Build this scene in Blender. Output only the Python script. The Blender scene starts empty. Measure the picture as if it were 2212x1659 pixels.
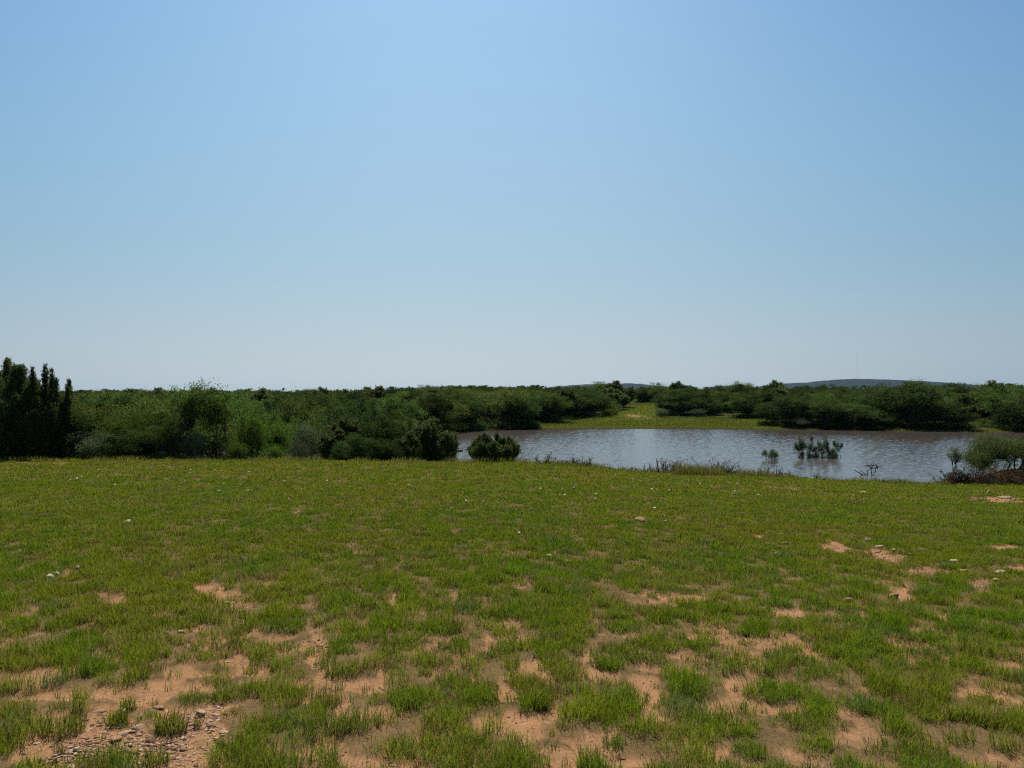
import bpy, math, random
import numpy as np
from mathutils import Vector

# ------------------------------------------------------------------ camera, sky, sun, exposure
scene = bpy.context.scene
COL = scene.collection
F = 803.7                    # focal length in pixels of a 1024 px wide picture
HZ = 392.5                   # picture row of the true horizon
CAM = 1.6
WL = -1.5                    # water level

cam_d = bpy.data.cameras.new('camera')
cam_d.sensor_width = 36.0
cam_d.lens = 36.0 * F / 1024.0
cam_d.clip_start = 0.05
cam_d.clip_end = 20000
cam = bpy.data.objects.new('camera', cam_d)
COL.objects.link(cam)
cam.location = (0, 0, CAM)
cam.rotation_euler = (math.radians(90) + math.atan((HZ - 384) / F), 0, 0)
scene.camera = cam

SUN_EL, SUN_AZ = 56.0, -6.0
world = bpy.data.worlds.new('World')
scene.world = world
world.use_nodes = True
wn, wl = world.node_tree.nodes, world.node_tree.links
sky = wn.new('ShaderNodeTexSky')
sky.sky_type = 'NISHITA'
sky.sun_disc = False
sky.sun_elevation = math.radians(SUN_EL)
sky.sun_rotation = math.radians(SUN_AZ)
sky.altitude = 0
sky.air_density = 1.0
sky.dust_density = 3.0
sky.ozone_density = 6.0
# the hazy air near the horizon is a little paler, the high sky a little bluer than the model gives
w_tc = wn.new('ShaderNodeTexCoord')
w_sep = wn.new('ShaderNodeSeparateXYZ')
wl.new(w_tc.outputs['Generated'], w_sep.inputs[0])
w_ramp = wn.new('ShaderNodeValToRGB')
stops = [(0.0044, (3.118, 3.983, 5.0)),
         (0.0093, (2.698, 3.443, 4.509)),
         (0.0156, (2.282, 2.899, 3.78)),
         (0.0218, (1.977, 2.491, 3.226)),
         (0.0292, (1.719, 2.131, 2.723)),
         (0.0379, (1.518, 1.842, 2.299)),
         (0.0478, (1.367, 1.621, 1.96)),
         (0.059, (1.26, 1.461, 1.703)),
         (0.0714, (1.181, 1.348, 1.51)),
         (0.0849, (1.124, 1.272, 1.372)),
         (0.0997, (1.079, 1.221, 1.273)),
         (0.1168, (1.039, 1.186, 1.201)),
         (0.135, (1.006, 1.166, 1.154)),
         (0.1567, (0.984, 1.158, 1.124)),
         (0.1805, (0.968, 1.159, 1.111)),
         (0.2099, (0.954, 1.162, 1.108)),
         (0.2443, (0.936, 1.164, 1.116)),
         (0.2834, (0.907, 1.159, 1.131)),
         (0.3211, (0.869, 1.142, 1.144)),
         (0.3624, (0.819, 1.11, 1.146)),
         (0.4017, (0.763, 1.065, 1.134)),
         (0.437, (0.704, 1.009, 1.116)),
         (1.0, (0.62, 0.92, 1.05))]
while len(w_ramp.color_ramp.elements) < len(stops):
    w_ramp.color_ramp.elements.new(0.5)
for e, (p, c) in zip(w_ramp.color_ramp.elements, stops):
    e.position = p
    e.color = (c[0] / 5, c[1] / 5, c[2] / 5, 1)
wl.new(w_sep.outputs['Z'], w_ramp.inputs[0])
w_mul = wn.new('ShaderNodeMix'); w_mul.data_type = 'RGBA'; w_mul.blend_type = 'MULTIPLY'; w_mul.inputs['Factor'].default_value = 1
wl.new(sky.outputs[0], w_mul.inputs['A']); wl.new(w_ramp.outputs[0], w_mul.inputs['B'])
w_gain = wn.new('ShaderNodeVectorMath'); w_gain.operation = 'SCALE'; w_gain.inputs['Scale'].default_value = 5.0
wl.new(w_mul.outputs['Result'], w_gain.inputs[0])
# away from the sun's side the sky turns a deeper blue
w_abs = wn.new('ShaderNodeMath'); w_abs.operation = 'ABSOLUTE'
wl.new(w_sep.outputs['X'], w_abs.inputs[0])
w_sat = wn.new('ShaderNodeMapRange'); w_sat.interpolation_type = 'SMOOTHSTEP'
w_sat.inputs['From Min'].default_value = 0.08; w_sat.inputs['From Max'].default_value = 0.6
w_sat.inputs['To Min'].default_value = 1.0; w_sat.inputs['To Max'].default_value = 1.08
wl.new(w_abs.outputs[0], w_sat.inputs['Value'])
w_hsv = wn.new('ShaderNodeHueSaturation')
wl.new(w_sat.outputs[0], w_hsv.inputs['Saturation'])
wl.new(w_gain.outputs[0], w_hsv.inputs['Color'])
wl.new(w_hsv.outputs[0], wn['Background'].inputs[0])
wn['Background'].inputs[1].default_value = 0.055

sun_d = bpy.data.lights.new('sun', 'SUN')
sun_d.energy = 5.0
sun_d.angle = math.radians(0.53)
sun_d.color = (1.0, 0.93, 0.80)
sun = bpy.data.objects.new('sun', sun_d)
COL.objects.link(sun)
sun.rotation_euler = (-math.radians(90 - SUN_EL), 0, -math.radians(SUN_AZ))

vs = scene.view_settings
vs.view_transform = 'Standard'
vs.look = 'None'
vs.exposure = 0.66
vs.gamma = 1.0
scene.cycles.max_bounces = 6
scene.cycles.diffuse_bounces = 3
scene.cycles.glossy_bounces = 3
scene.cycles.transmission_bounces = 4
scene.cycles.transparent_max_bounces = 6
scene.cycles.volume_bounces = 0
scene.cycles.use_denoising = False
scene.cycles.filter_width = 1.2
scene.cycles.sample_clamp_indirect = 4.0

RNG = np.random.default_rng(11)


# ------------------------------------------------------------------ helpers
def setp(o, label=None, cat=None, group=None, kind=None):
    for k, v in (('label', label), ('category', cat), ('group', group), ('kind', kind)):
        if v:
            o[k] = v
    return o


def mesh_np(name, V, quads=None, tris=None, colors=None, mat=None, smooth=False):
    V = np.asarray(V, np.float32)
    parts, counts = [], []
    if quads is not None and len(quads):
        q = np.asarray(quads, np.int32)
        parts.append(q.ravel())
        counts.append(np.full(len(q), 4, np.int32))
    if tris is not None and len(tris):
        t = np.asarray(tris, np.int32)
        parts.append(t.ravel())
        counts.append(np.full(len(t), 3, np.int32))
    li = np.concatenate(parts)
    ct = np.concatenate(counts)
    m = bpy.data.meshes.new(name)
    m.vertices.add(len(V))
    m.vertices.foreach_set('co', V.ravel())
    m.loops.add(len(li))
    m.loops.foreach_set('vertex_index', li)
    m.polygons.add(len(ct))
    st = np.zeros(len(ct), np.int32)
    st[1:] = np.cumsum(ct)[:-1]
    m.polygons.foreach_set('loop_start', st)
    if smooth:
        m.polygons.foreach_set('use_smooth', np.ones(len(ct), bool))
    m.update(calc_edges=True)
    if colors is not None:
        a = m.color_attributes.new('tint', 'FLOAT_COLOR', 'POINT')
        c = np.ones((len(V), 4), np.float32)
        c[:, :3] = colors
        a.data.foreach_set('color', c.ravel())
    if mat:
        m.materials.append(mat)
    m.validate()
    return m


def add_obj(name, mesh, parent=None, loc=(0, 0, 0)):
    o = bpy.data.objects.new(name, mesh)
    COL.objects.link(o)
    o.location = loc
    if parent:
        o.parent = parent
    return o


def _hash(ix, iy, seed):
    h = (ix.astype(np.int64) * 374761393 + iy.astype(np.int64) * 668265263 + seed * 1274126177) & 0x7fffffff
    h = ((h ^ (h >> 13)) * 1103515245) & 0x7fffffff
    h = ((h ^ (h >> 16)) * 12345679) & 0x7fffffff
    return (h % 65536) / 65535.0


def vnoise(x, y, seed=0):
    x = np.asarray(x, float); y = np.asarray(y, float)
    ix = np.floor(x); iy = np.floor(y)
    fx = x - ix; fy = y - iy
    fx = fx * fx * (3 - 2 * fx); fy = fy * fy * (3 - 2 * fy)
    a = _hash(ix, iy, seed); b = _hash(ix + 1, iy, seed)
    c = _hash(ix, iy + 1, seed); d = _hash(ix + 1, iy + 1, seed)
    return (a * (1 - fx) + b * fx) * (1 - fy) + (c * (1 - fx) + d * fx) * fy


def fbm(x, y, seed=0, octv=4):
    s, amp, tot = 0, 1.0, 0
    for i in range(octv):
        s = s + amp * vnoise(np.asarray(x) * 2 ** i + 17.3 * i, np.asarray(y) * 2 ** i - 9.1 * i, seed + i)
        tot += amp
        amp *= 0.5
    return s / tot


def sstep(a, b, v):
    u = np.clip((v - a) / (b - a), 0, 1)
    return u * u * (3 - 2 * u)


# ------------------------------------------------------------------ the lie of the land
T_TAB = np.array([-0.80, -0.64, -0.30, 0.00, 0.06, 0.10, 0.166, 0.24, 0.32, 0.41, 0.535, 0.64, 0.80])
ZC_TAB = np.array([-0.50, -0.50, -0.50, -0.51, -0.57, -0.67, -0.81, -0.94, -1.08, -1.20, -1.29, -1.29, -1.27])
YC_TAB = np.array([24.5, 24.5, 24.4, 24.2, 24.0, 24.0, 24.2, 24.8, 25.6, 25.3, 25.2, 25.0, 25.0])
POND = np.array([(-17.5, 37), (-13, 35.5), (-9, 33), (-4, 30), (1, 28.4), (5, 27.4), (9, 26.6), (14, 26.5),
                 (16, 27.3), (18, 27.8), (24, 27), (34, 30), (48, 36), (56, 48), (52, 58), (44, 60.5), (37, 62.5), (26.5, 66),
                 (13.8, 69), (3.4, 68.5), (-2.5, 67.5), (-6, 62), (-9, 54), (-13, 48), (-18, 44), (-20, 40)], float)


def pond_sd(x, y):
    """signed distance to the pond outline, negative on the water"""
    x = np.asarray(x, float); y = np.asarray(y, float)
    best = np.full(x.shape, 1e9)
    inside = np.zeros(x.shape, bool)
    n = len(POND)
    for i in range(n):
        ax, ay = POND[i]; bx, by = POND[(i + 1) % n]
        dx, dy = bx - ax, by - ay
        u = np.clip(((x - ax) * dx + (y - ay) * dy) / (dx * dx + dy * dy), 0, 1)
        best = np.minimum(best, np.hypot(x - ax - u * dx, y - ay - u * dy))
        cond = (ay > y) != (by > y)
        with np.errstate(divide='ignore', invalid='ignore'):
            xi = ax + (y - ay) * dx / (dy if dy else 1e-9)
        inside ^= cond & (x < xi)
    return np.where(inside, -best, best)


def ground(x, y, want_sd=False):
    x = np.asarray(x, float); y = np.asarray(y, float)
    yy = np.maximum(y, 0.5)
    t = np.clip(x / yy, -0.8, 0.8)
    zc = np.interp(t, T_TAB, ZC_TAB)
    yc = np.interp(t, T_TAB, YC_TAB)
    s = np.maximum(y, 0) / yc
    wob = (fbm(x * 0.9, y * 0.9, 5, 3) - 0.5) * 0.05 * sstep(1.5, 4, y)
    z_in = zc * np.minimum(s, 1) ** 1.3 + wob
    sd = pond_sd(x, y)
    slope = np.interp(t, [-0.8, -0.25, -0.1, 0.8], [0.10, 0.14, 0.30, 0.32])
    z_near = zc + wob - slope * np.maximum(y - yc, 0)
    amp = np.interp(t, [-0.8, -0.30, -0.16, 0.0, 0.16, 0.4, 0.8], [0.25, 0.3, 0.7, 1.0, 1.05, 1.05, 1.05])
    P = WL + 0.05 + 0.04 * np.clip(sd, 0, 10) + amp * sstep(4, 48, sd) + (fbm(x * 0.05, y * 0.05, 9, 3) - 0.5) * 0.35 * sstep(3, 25, sd)
    P = P + sstep(-14, -60, x) * sstep(60, 25, y) * 0.5
    base = np.where(s > 1, np.maximum(P, z_near), z_in)
    base = np.where(y <= 0, 0.0, base)
    z_out = WL + (base - WL) * np.where(s > 1, sstep(-0.15, 1.1, sd) + 0.02, 1)
    z = np.where(sd < 0, np.maximum(WL - 0.03 + 0.28 * sd, WL - 1.6), z_out)
    # the brush covered mound on the right bank
    z = z + 0.52 * np.exp(-((x - 16.6) / 1.7) ** 2 - ((y - 26.0) / 0.9) ** 2)
    if want_sd:
        return z, sd
    return z


def gz(x, y):
    return float(ground(np.array([x]), np.array([y]))[0])


def proj(x, y, z):
    """picture position (1024 px wide) of a point, for reading the layout off the ground"""
    return 512 + F * np.asarray(x) / np.maximum(y, 0.1), HZ + F * (CAM - np.asarray(z)) / np.maximum(y, 0.1)


def on_ground(px, py):
    """point of the near ground seen at a picture position"""
    t = (px - 512) / F
    ys = np.linspace(2.0, 27.5, 700)
    zs = ground(t * ys, ys)
    rows = HZ + F * (CAM - zs) / ys
    i = int(np.argmin(np.abs(rows - py)))
    return t * ys[i], ys[i], zs[i]


# bare earth patches seen in the grass: centre and radii, 2212 px wide picture
BARE = [(300, 1500, 135, 24), (200, 1585, 150, 55), (420, 1560, 70, 60), (330, 1630, 130, 40), (110, 1640, 80, 30), (60, 1600, 30, 10),
        (470, 1280, 52, 18), (415, 1267, 24, 10), (268, 1300, 32, 14), (535, 1342, 44, 13), (350, 1322, 38, 12), (508, 1312, 24, 11),
        (850, 1300, 19, 22), (862, 1332, 15, 12), (690, 1400, 22, 34), (660, 1478, 34, 16), (825, 1462, 11, 40), (1090, 1390, 45, 16),
        (1160, 1458, 44, 30), (1062, 1376, 22, 10), (1400, 1528, 34, 44), (1392, 1476, 30, 20), (1130, 1572, 115, 26), (1270, 1610, 65, 30),
        (1330, 1648, 80, 16), (850, 1642, 42, 20), (1430, 1300, 50, 17), (1518, 1352, 20, 20), (1380, 1312, 20, 11), (1490, 1290, 40, 9),
        (1700, 1326, 34, 9), (1912, 1390, 32, 26), (1935, 1424, 16, 14), (2062, 1420, 42, 12), (2092, 1492, 40, 13), (1945, 1492, 18, 20),
        (1745, 1640, 70, 20), (1500, 1602, 42, 15), (1600, 1570, 30, 12), (1810, 1182, 44, 15), (1890, 1192, 34, 10), (1935, 1203, 46, 9), (2000, 1232, 36, 13),
        (2172, 1182, 40, 7), (1950, 1282, 24, 20), (2112, 1260, 34, 15), (2192, 1232, 22, 10), (1922, 1252, 12, 20), (2160, 1080, 60, 9),
        (1690, 1055, 30, 3), (1384, 1129, 13, 5), (640, 1108, 10, 4), (60, 1001, 26, 4), (125, 1002, 26, 4), (40, 1330, 25, 9), (95, 1318, 20, 8),
        (130, 1502, 60, 10), (730, 1215, 13, 7), (770, 1192, 9, 5), (160, 1242, 22, 8), (150, 1395, 40, 7), (265, 1420, 30, 8), (1240, 1210, 12, 5),
        (905, 1285, 14, 6), (1330, 1470, 20, 18), (905, 1600, 30, 14), (1000, 1640, 40, 14), (590, 1620, 16, 16), (1120, 1270, 15, 6), (1640, 1160, 20, 5),
        (1610, 1480, 22, 9), (1850, 1560, 18, 10), (420, 1395, 18, 8), (40, 1460, 30, 9), (580, 1270, 14, 10), (1570, 1300, 22, 7), (2020, 1330, 26, 7)]
BARE = [(a * 0.46293, b * 0.46293, c * 0.46293, d * 0.46293) for a, b, c, d in BARE]


def bareness(x, y, z):
    px, py = proj(x, y, z)
    wx = (fbm(x * 4.2, y * 4.2, 21, 4) - 0.5)
    wy = (fbm(x * 4.2, y * 4.2, 31, 4) - 0.5)
    best = np.full(np.shape(x), -1.0)
    for cx, cy, rx, ry in BARE:
        u = (px - cx) / rx + wx * 2.2
        v = (py - cy) / ry + wy * 2.2
        best = np.maximum(best, 1.25 - np.sqrt(u * u + v * v))
    near = sstep(9.0, 3.6, y)
    gap = fbm(x * 4.6, y * 4.6, 44, 3)
    g2 = sstep(0.66 - 0.07 * near, 0.72 - 0.07 * near, gap)
    return np.maximum(np.clip(best * 3.0 - 0.55, 0, 1), g2 * (0.22 + 0.72 * near))


# ------------------------------------------------------------------ materials
def new_mat(name):
    m = bpy.data.materials.new(name)
    m.use_nodes = True
    m.node_tree.nodes.clear()
    return m, m.node_tree.nodes, m.node_tree.links


def leaf_mat(name, c1, c2, trans=0.35, noise_scale=1.6, attr=False, gloss=0.012):
    m, n, l = new_mat(name)
    out = n.new('ShaderNodeOutputMaterial')
    if attr:
        colr = n.new('ShaderNodeAttribute'); colr.attribute_name = 'tint'
        col = colr.outputs['Color']
    else:
        geo = n.new('ShaderNodeNewGeometry')
        tc = n.new('ShaderNodeTexCoord')
        no = n.new('ShaderNodeTexNoise'); no.inputs['Scale'].default_value = noise_scale; no.inputs['Detail'].default_value = 2
        l.new(tc.outputs['Object'], no.inputs['Vector'])
        oi = n.new('ShaderNodeObjectInfo')
        a1 = n.new('ShaderNodeMath'); a1.operation = 'MULTIPLY_ADD'
        l.new(geo.outputs['Random Per Island'], a1.inputs[0]); a1.inputs[1].default_value = 0.55
        mr = n.new('ShaderNodeMapRange'); mr.inputs['From Min'].default_value = 0.3; mr.inputs['From Max'].default_value = 0.7
        mr.inputs['To Min'].default_value = -0.1; mr.inputs['To Max'].default_value = 0.5
        l.new(no.outputs[0], mr.inputs['Value'])
        l.new(mr.outputs[0], a1.inputs[2])
        mx = n.new('ShaderNodeMix'); mx.data_type = 'RGBA'
        mx.inputs['A'].default_value = (*c1, 1); mx.inputs['B'].default_value = (*c2, 1)
        l.new(a1.outputs[0], mx.inputs['Factor'])
        hs = n.new('ShaderNodeHueSaturation')
        v = n.new('ShaderNodeMapRange'); v.inputs['To Min'].default_value = 0.72; v.inputs['To Max'].default_value = 1.4
        l.new(oi.outputs['Random'], v.inputs['Value'])
        l.new(v.outputs[0], hs.inputs['Value'])
        h = n.new('ShaderNodeMapRange'); h.inputs['To Min'].default_value = 0.485; h.inputs['To Max'].default_value = 0.51
        l.new(oi.outputs['Random'], h.inputs['Value'])
        l.new(h.outputs[0], hs.inputs['Hue'])
        l.new(mx.outputs['Result'], hs.inputs['Color'])
        col = hs.outputs[0]
    d = n.new('ShaderNodeBsdfDiffuse'); l.new(col, d.inputs[0])
    t = n.new('ShaderNodeBsdfTranslucent'); l.new(col, t.inputs[0])
    ms = n.new('ShaderNodeMixShader'); ms.inputs[0].default_value = trans
    l.new(d.outputs[0], ms.inputs[1]); l.new(t.outputs[0], ms.inputs[2])
    if gloss < 0.02:
        l.new(ms.outputs[0], out.inputs[0])
        return m
    g = n.new('ShaderNodeBsdfGlossy'); g.inputs['Roughness'].default_value = 0.6
    g.inputs[0].default_value = (0.8, 0.8, 0.8, 1)
    m2 = n.new('ShaderNodeMixShader'); m2.inputs[0].default_value = gloss
    l.new(ms.outputs[0], m2.inputs[1]); l.new(g.outputs[0], m2.inputs[2])
    l.new(m2.outputs[0], out.inputs[0])
    return m


def rough_mat(name, c1, c2, scale=6.0, rough=0.9, bump=0.4, attr=False):
    m, n, l = new_mat(name)
    out = n.new('ShaderNodeOutputMaterial')
    b = n.new('ShaderNodeBsdfPrincipled')
    b.inputs['Roughness'].default_value = rough
    b.inputs['Specular IOR Level'].default_value = 0.03
    tc = n.new('ShaderNodeTexCoord')
    no = n.new('ShaderNodeTexNoise'); no.inputs['Scale'].default_value = scale; no.inputs['Detail'].default_value = 6
    l.new(tc.outputs['Object'], no.inputs['Vector'])
    mx = n.new('ShaderNodeMix'); mx.data_type = 'RGBA'
    mx.inputs['A'].default_value = (*c1, 1); mx.inputs['B'].default_value = (*c2, 1)
    l.new(no.outputs[0], mx.inputs['Factor'])
    if attr:
        a = n.new('ShaderNodeAttribute'); a.attribute_name = 'tint'
        mul = n.new('ShaderNodeMix'); mul.data_type = 'RGBA'; mul.blend_type = 'MULTIPLY'; mul.inputs['Factor'].default_value = 1
        l.new(a.outputs['Color'], mul.inputs['A']); l.new(mx.outputs['Result'], mul.inputs['B'])
        l.new(mul.outputs['Result'], b.inputs['Base Color'])
    else:
        l.new(mx.outputs['Result'], b.inputs['Base Color'])
    bp = n.new('ShaderNodeBump'); bp.inputs['Strength'].default_value = bump; bp.inputs['Distance'].default_value = 0.02
    l.new(no.outputs[0], bp.inputs['Height']); l.new(bp.outputs[0], b.inputs['Normal'])
    l.new(b.outputs[0], out.inputs[0])
    return m


M_JUN = leaf_mat('juniper_leaf', (0.0447, 0.0646, 0.0223), (0.1143, 0.1490, 0.0447), 0.38, 1.5, gloss=0.006)
M_MESQ = leaf_mat('mesquite_leaf', (0.0351, 0.0663, 0.0145), (0.0936, 0.1420, 0.0289), 0.42, 1.8, gloss=0.006)
M_DENSE = leaf_mat('oak_leaf', (0.0246, 0.0450, 0.0131), (0.0655, 0.0994, 0.0237), 0.32, 1.8, gloss=0.006)
M_WILLOW = leaf_mat('willow_leaf', (0.0386, 0.0717, 0.0097), (0.0881, 0.1325, 0.0169), 0.45, 2.0, gloss=0.006)
M_GREY = leaf_mat('grey_leaf', (0.054, 0.070, 0.034), (0.112, 0.134, 0.066), 0.38, 3.0, gloss=0.008)
M_OLIVE = leaf_mat('olive_leaf', (0.0483, 0.0698, 0.0142), (0.1129, 0.1339, 0.0284), 0.42, 2.0, gloss=0.006)
M_DRYLEAF = leaf_mat('dry_leaf', (0.055, 0.032, 0.020), (0.120, 0.075, 0.045), 0.3, 3.0)
M_SCRUB = leaf_mat('scrub_leaf', (0.0242, 0.0412, 0.0173), (0.0596, 0.0848, 0.0285), 0.3, 0.05, gloss=0.0)
M_BARK = rough_mat('bark', (0.045, 0.034, 0.026), (0.10, 0.080, 0.060), 20)
M_DEADWOOD = rough_mat('dead_wood', (0.07, 0.05, 0.042), (0.17, 0.13, 0.11), 25)
M_BLADE = leaf_mat('grass_blade', (0, 0, 0), (0, 0, 0), 0.40, attr=True, gloss=0.006)
M_STONE = rough_mat('stone', (0.75, 0.72, 0.70), (1.0, 0.98, 0.95), 40, 0.85, 0.5, attr=True)
M_PETAL = leaf_mat('petal', (0.50, 0.48, 0.40), (0.58, 0.56, 0.49), 0.3)
M_STALK = leaf_mat('stalk', (0.05, 0.08, 0.02), (0.08, 0.11, 0.03), 0.3)


def ground_mat():
    m, n, l = new_mat('soil_and_litter')
    out = n.new('ShaderNodeOutputMaterial')
    b = n.new('ShaderNodeBsdfPrincipled')
    b.inputs['Roughness'].default_value = 0.95
    b.inputs['Specular IOR Level'].default_value = 0.0
    a = n.new('ShaderNodeAttribute'); a.attribute_name = 'tint'
    tc = n.new('ShaderNodeTexCoord')
    n1 = n.new('ShaderNodeTexNoise'); n1.inputs['Scale'].default_value = 55; n1.inputs['Detail'].default_value = 7; n1.inputs['Roughness'].default_value = 0.7
    n2 = n.new('ShaderNodeTexNoise'); n2.inputs['Scale'].default_value = 4.5; n2.inputs['Detail'].default_value = 5
    l.new(tc.outputs['Object'], n1.inputs['Vector']); l.new(tc.outputs['Object'], n2.inputs['Vector'])
    r1 = n.new('ShaderNodeMapRange'); r1.inputs['From Min'].default_value = 0.25; r1.inputs['From Max'].default_value = 0.75
    r1.inputs['To Min'].default_value = 0.62; r1.inputs['To Max'].default_value = 1.32
    r2 = n.new('ShaderNodeMapRange'); r2.inputs['From Min'].default_value = 0.3; r2.inputs['From Max'].default_value = 0.7
    r2.inputs['To Min'].default_value = 0.86; r2.inputs['To Max'].default_value = 1.12
    l.new(n1.outputs[0], r1.inputs['Value']); l.new(n2.outputs[0], r2.inputs['Value'])
    mu = n.new('ShaderNodeMath'); mu.operation = 'MULTIPLY'
    l.new(r1.outputs[0], mu.inputs[0]); l.new(r2.outputs[0], mu.inputs[1])
    vm = n.new('ShaderNodeVectorMath'); vm.operation = 'SCALE'
    l.new(a.outputs['Color'], vm.inputs[0]); l.new(mu.outputs[0], vm.inputs['Scale'])
    l.new(vm.outputs[0], b.inputs['Base Color'])
    bp = n.new('ShaderNodeBump'); bp.inputs['Strength'].default_value = 0.55; bp.inputs['Distance'].default_value = 0.012
    l.new(n1.outputs[0], bp.inputs['Height']); l.new(bp.outputs[0], b.inputs['Normal'])
    l.new(b.outputs[0], out.inputs[0])
    return m


def water_mat():
    m, n, l = new_mat('muddy_water')
    out = n.new('ShaderNodeOutputMaterial')
    b = n.new('ShaderNodeBsdfPrincipled')
    b.inputs['Base Color'].default_value = (0.062, 0.051, 0.044, 1)
    b.inputs['Roughness'].default_value = 0.05
    b.inputs['IOR'].default_value = 1.333
    tc = n.new('ShaderNodeTexCoord')
    mp = n.new('ShaderNodeMapping'); mp.inputs['Scale'].default_value = (1.0, 1.9, 1.0)
    l.new(tc.outputs['Object'], mp.inputs['Vector'])
    n1 = n.new('ShaderNodeTexNoise'); n1.inputs['Scale'].default_value = 13.0; n1.inputs['Detail'].default_value = 2; n1.inputs['Roughness'].default_value = 0.45
    n2 = n.new('ShaderNodeTexNoise'); n2.inputs['Scale'].default_value = 0.16; n2.inputs['Detail'].default_value = 2
    l.new(mp.outputs[0], n1.inputs['Vector']); l.new(tc.outputs['Object'], n2.inputs['Vector'])
    r2 = n.new('ShaderNodeMapRange'); r2.inputs['From Min'].default_value = 0.35; r2.inputs['From Max'].default_value = 0.65
    r2.inputs['To Min'].default_value = 0.6; r2.inputs['To Max'].default_value = 1.0
    l.new(n2.outputs[0], r2.inputs['Value'])
    mu = n.new('ShaderNodeMath'); mu.operation = 'MULTIPLY'
    l.new(n1.outputs[0], mu.inputs[0]); l.new(r2.outputs[0], mu.inputs[1])
    bp = n.new('ShaderNodeBump'); bp.inputs['Strength'].default_value = 1.0; bp.inputs['Distance'].default_value = 0.006
    l.new(mu.outputs[0], bp.inputs['Height']); l.new(bp.outputs[0], b.inputs['Normal'])
    l.new(b.outputs[0], out.inputs[0])
    return m


# ------------------------------------------------------------------ ground sheet, pond, hills
def trail_u(x, y):
    """sideways distance from the grassy trail that climbs the far bank, in trail widths"""
    tx = np.interp(y, [66, 72, 78, 92, 110, 140], [9.0, 10.2, 11.5, 14.4, 18.6, 26.2])
    tw = np.interp(y, [66, 72, 78, 92, 110, 140], [9.0, 4.4, 2.6, 2.0, 1.6, 0.8])
    return np.abs(x - tx) / tw


def make_ground():
    ang = np.concatenate([np.linspace(-180, -46, 50)[:-1], np.linspace(-46, 46, 620), np.linspace(46, 180, 50)[1:-1]])
    rad = np.concatenate([[0.02, 0.8, 1.6], np.geomspace(2.2, 30, 330), np.geomspace(30.4, 140, 230), np.geomspace(145, 7000, 60)])
    A, R = np.meshgrid(np.radians(ang), rad)
    X = R * np.sin(A); Y = R * np.cos(A)
    Z, SD = ground(X, Y, True)
    near = (Y > 0.0) & (Y < 27) & (np.abs(X) < 0.9 * Y + 8)
    B = np.zeros(X.shape)
    B[near] = bareness(X[near], Y[near], Z[near])
    Z = Z + near * (0.012 * (1 - B) * sstep(2.2, 4, R) + 0.010 * (fbm(X * 7, Y * 7, 61, 3) - 0.5))
    Z[R > 2500] -= (R[R > 2500] - 2500) * 0.01
    soil = np.array([0.228, 0.124, 0.064]); dirt = np.array([0.168, 0.098, 0.052]); litter = np.array([0.100, 0.068, 0.033])
    v = (0.5 * fbm(X * 1.1, Y * 1.1, 71, 3) + 0.5 * fbm(X * 9, Y * 9, 75, 3))[..., None]
    B = np.clip(B + 0.9 * (fbm(X * 11, Y * 11, 77, 3) - 0.42) * sstep(11, 5, R), 0, 1)
    C = (soil * (1 - sstep(0.5, 0.75, v)) + dirt * sstep(0.5, 0.75, v)) * B[..., None] + litter * (1 - B[..., None])
    far = sstep(26, 30, R)[..., None]
    g = fbm(X * 0.5, Y * 0.5, 81, 4)[..., None]
    bank = np.array([0.042, 0.062, 0.007]) * (1 - g) + np.array([0.058, 0.062, 0.010]) * g
    shore = (sstep(1.0, 0.2, SD) * sstep(45, 55, Y))[..., None]
    bank = bank * (1 - shore) + np.array([0.036, 0.024, 0.014]) * shore
    wood = np.maximum(np.maximum(sstep(9, 16, SD), sstep(-1.0, -3.0, X) * sstep(27.5, 30, Y)), sstep(0.34, 0.40, X / np.maximum(Y, 1)) * sstep(1, 2.5, SD))[..., None] * sstep(0.9, 1.5, trail_u(X, Y))[..., None]
    bank = bank * (1 - wood) + np.array([0.045, 0.046, 0.018]) * wood
    lane = sstep(1.3, 0.8, trail_u(X, Y))[..., None] * sstep(7, 10, SD)[..., None]
    bank = bank * (1 + 0.45 * lane)
    sp = np.exp(-((X - 12.9) / 1.1) ** 2 - ((Y - 84.0) / 3.0) ** 2)[..., None]
    sp = np.clip(sp * (0.4 + 1.2 * fbm(X * 1.5, Y * 0.6, 85, 3)[..., None]), 0, 1)
    bank = bank * (1 - sp) + np.array([0.20, 0.125, 0.075]) * sp
    C = C * (1 - far) + bank * far
    nr, na = X.shape
    idx = np.arange(nr * na).reshape(nr, na)
    nx = np.roll(idx, -1, axis=1)
    q = np.stack([idx[:-1], nx[:-1], nx[1:], idx[1:]], -1).reshape(-1, 4)
    V = np.stack([X, Y, Z], -1).reshape(-1, 3)
    m = mesh_np('ground', V, q[:, ::-1], colors=C.reshape(-1, 3), mat=ground_mat(), smooth=True)
    setp(add_obj('ground', m), kind='structure')


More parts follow.
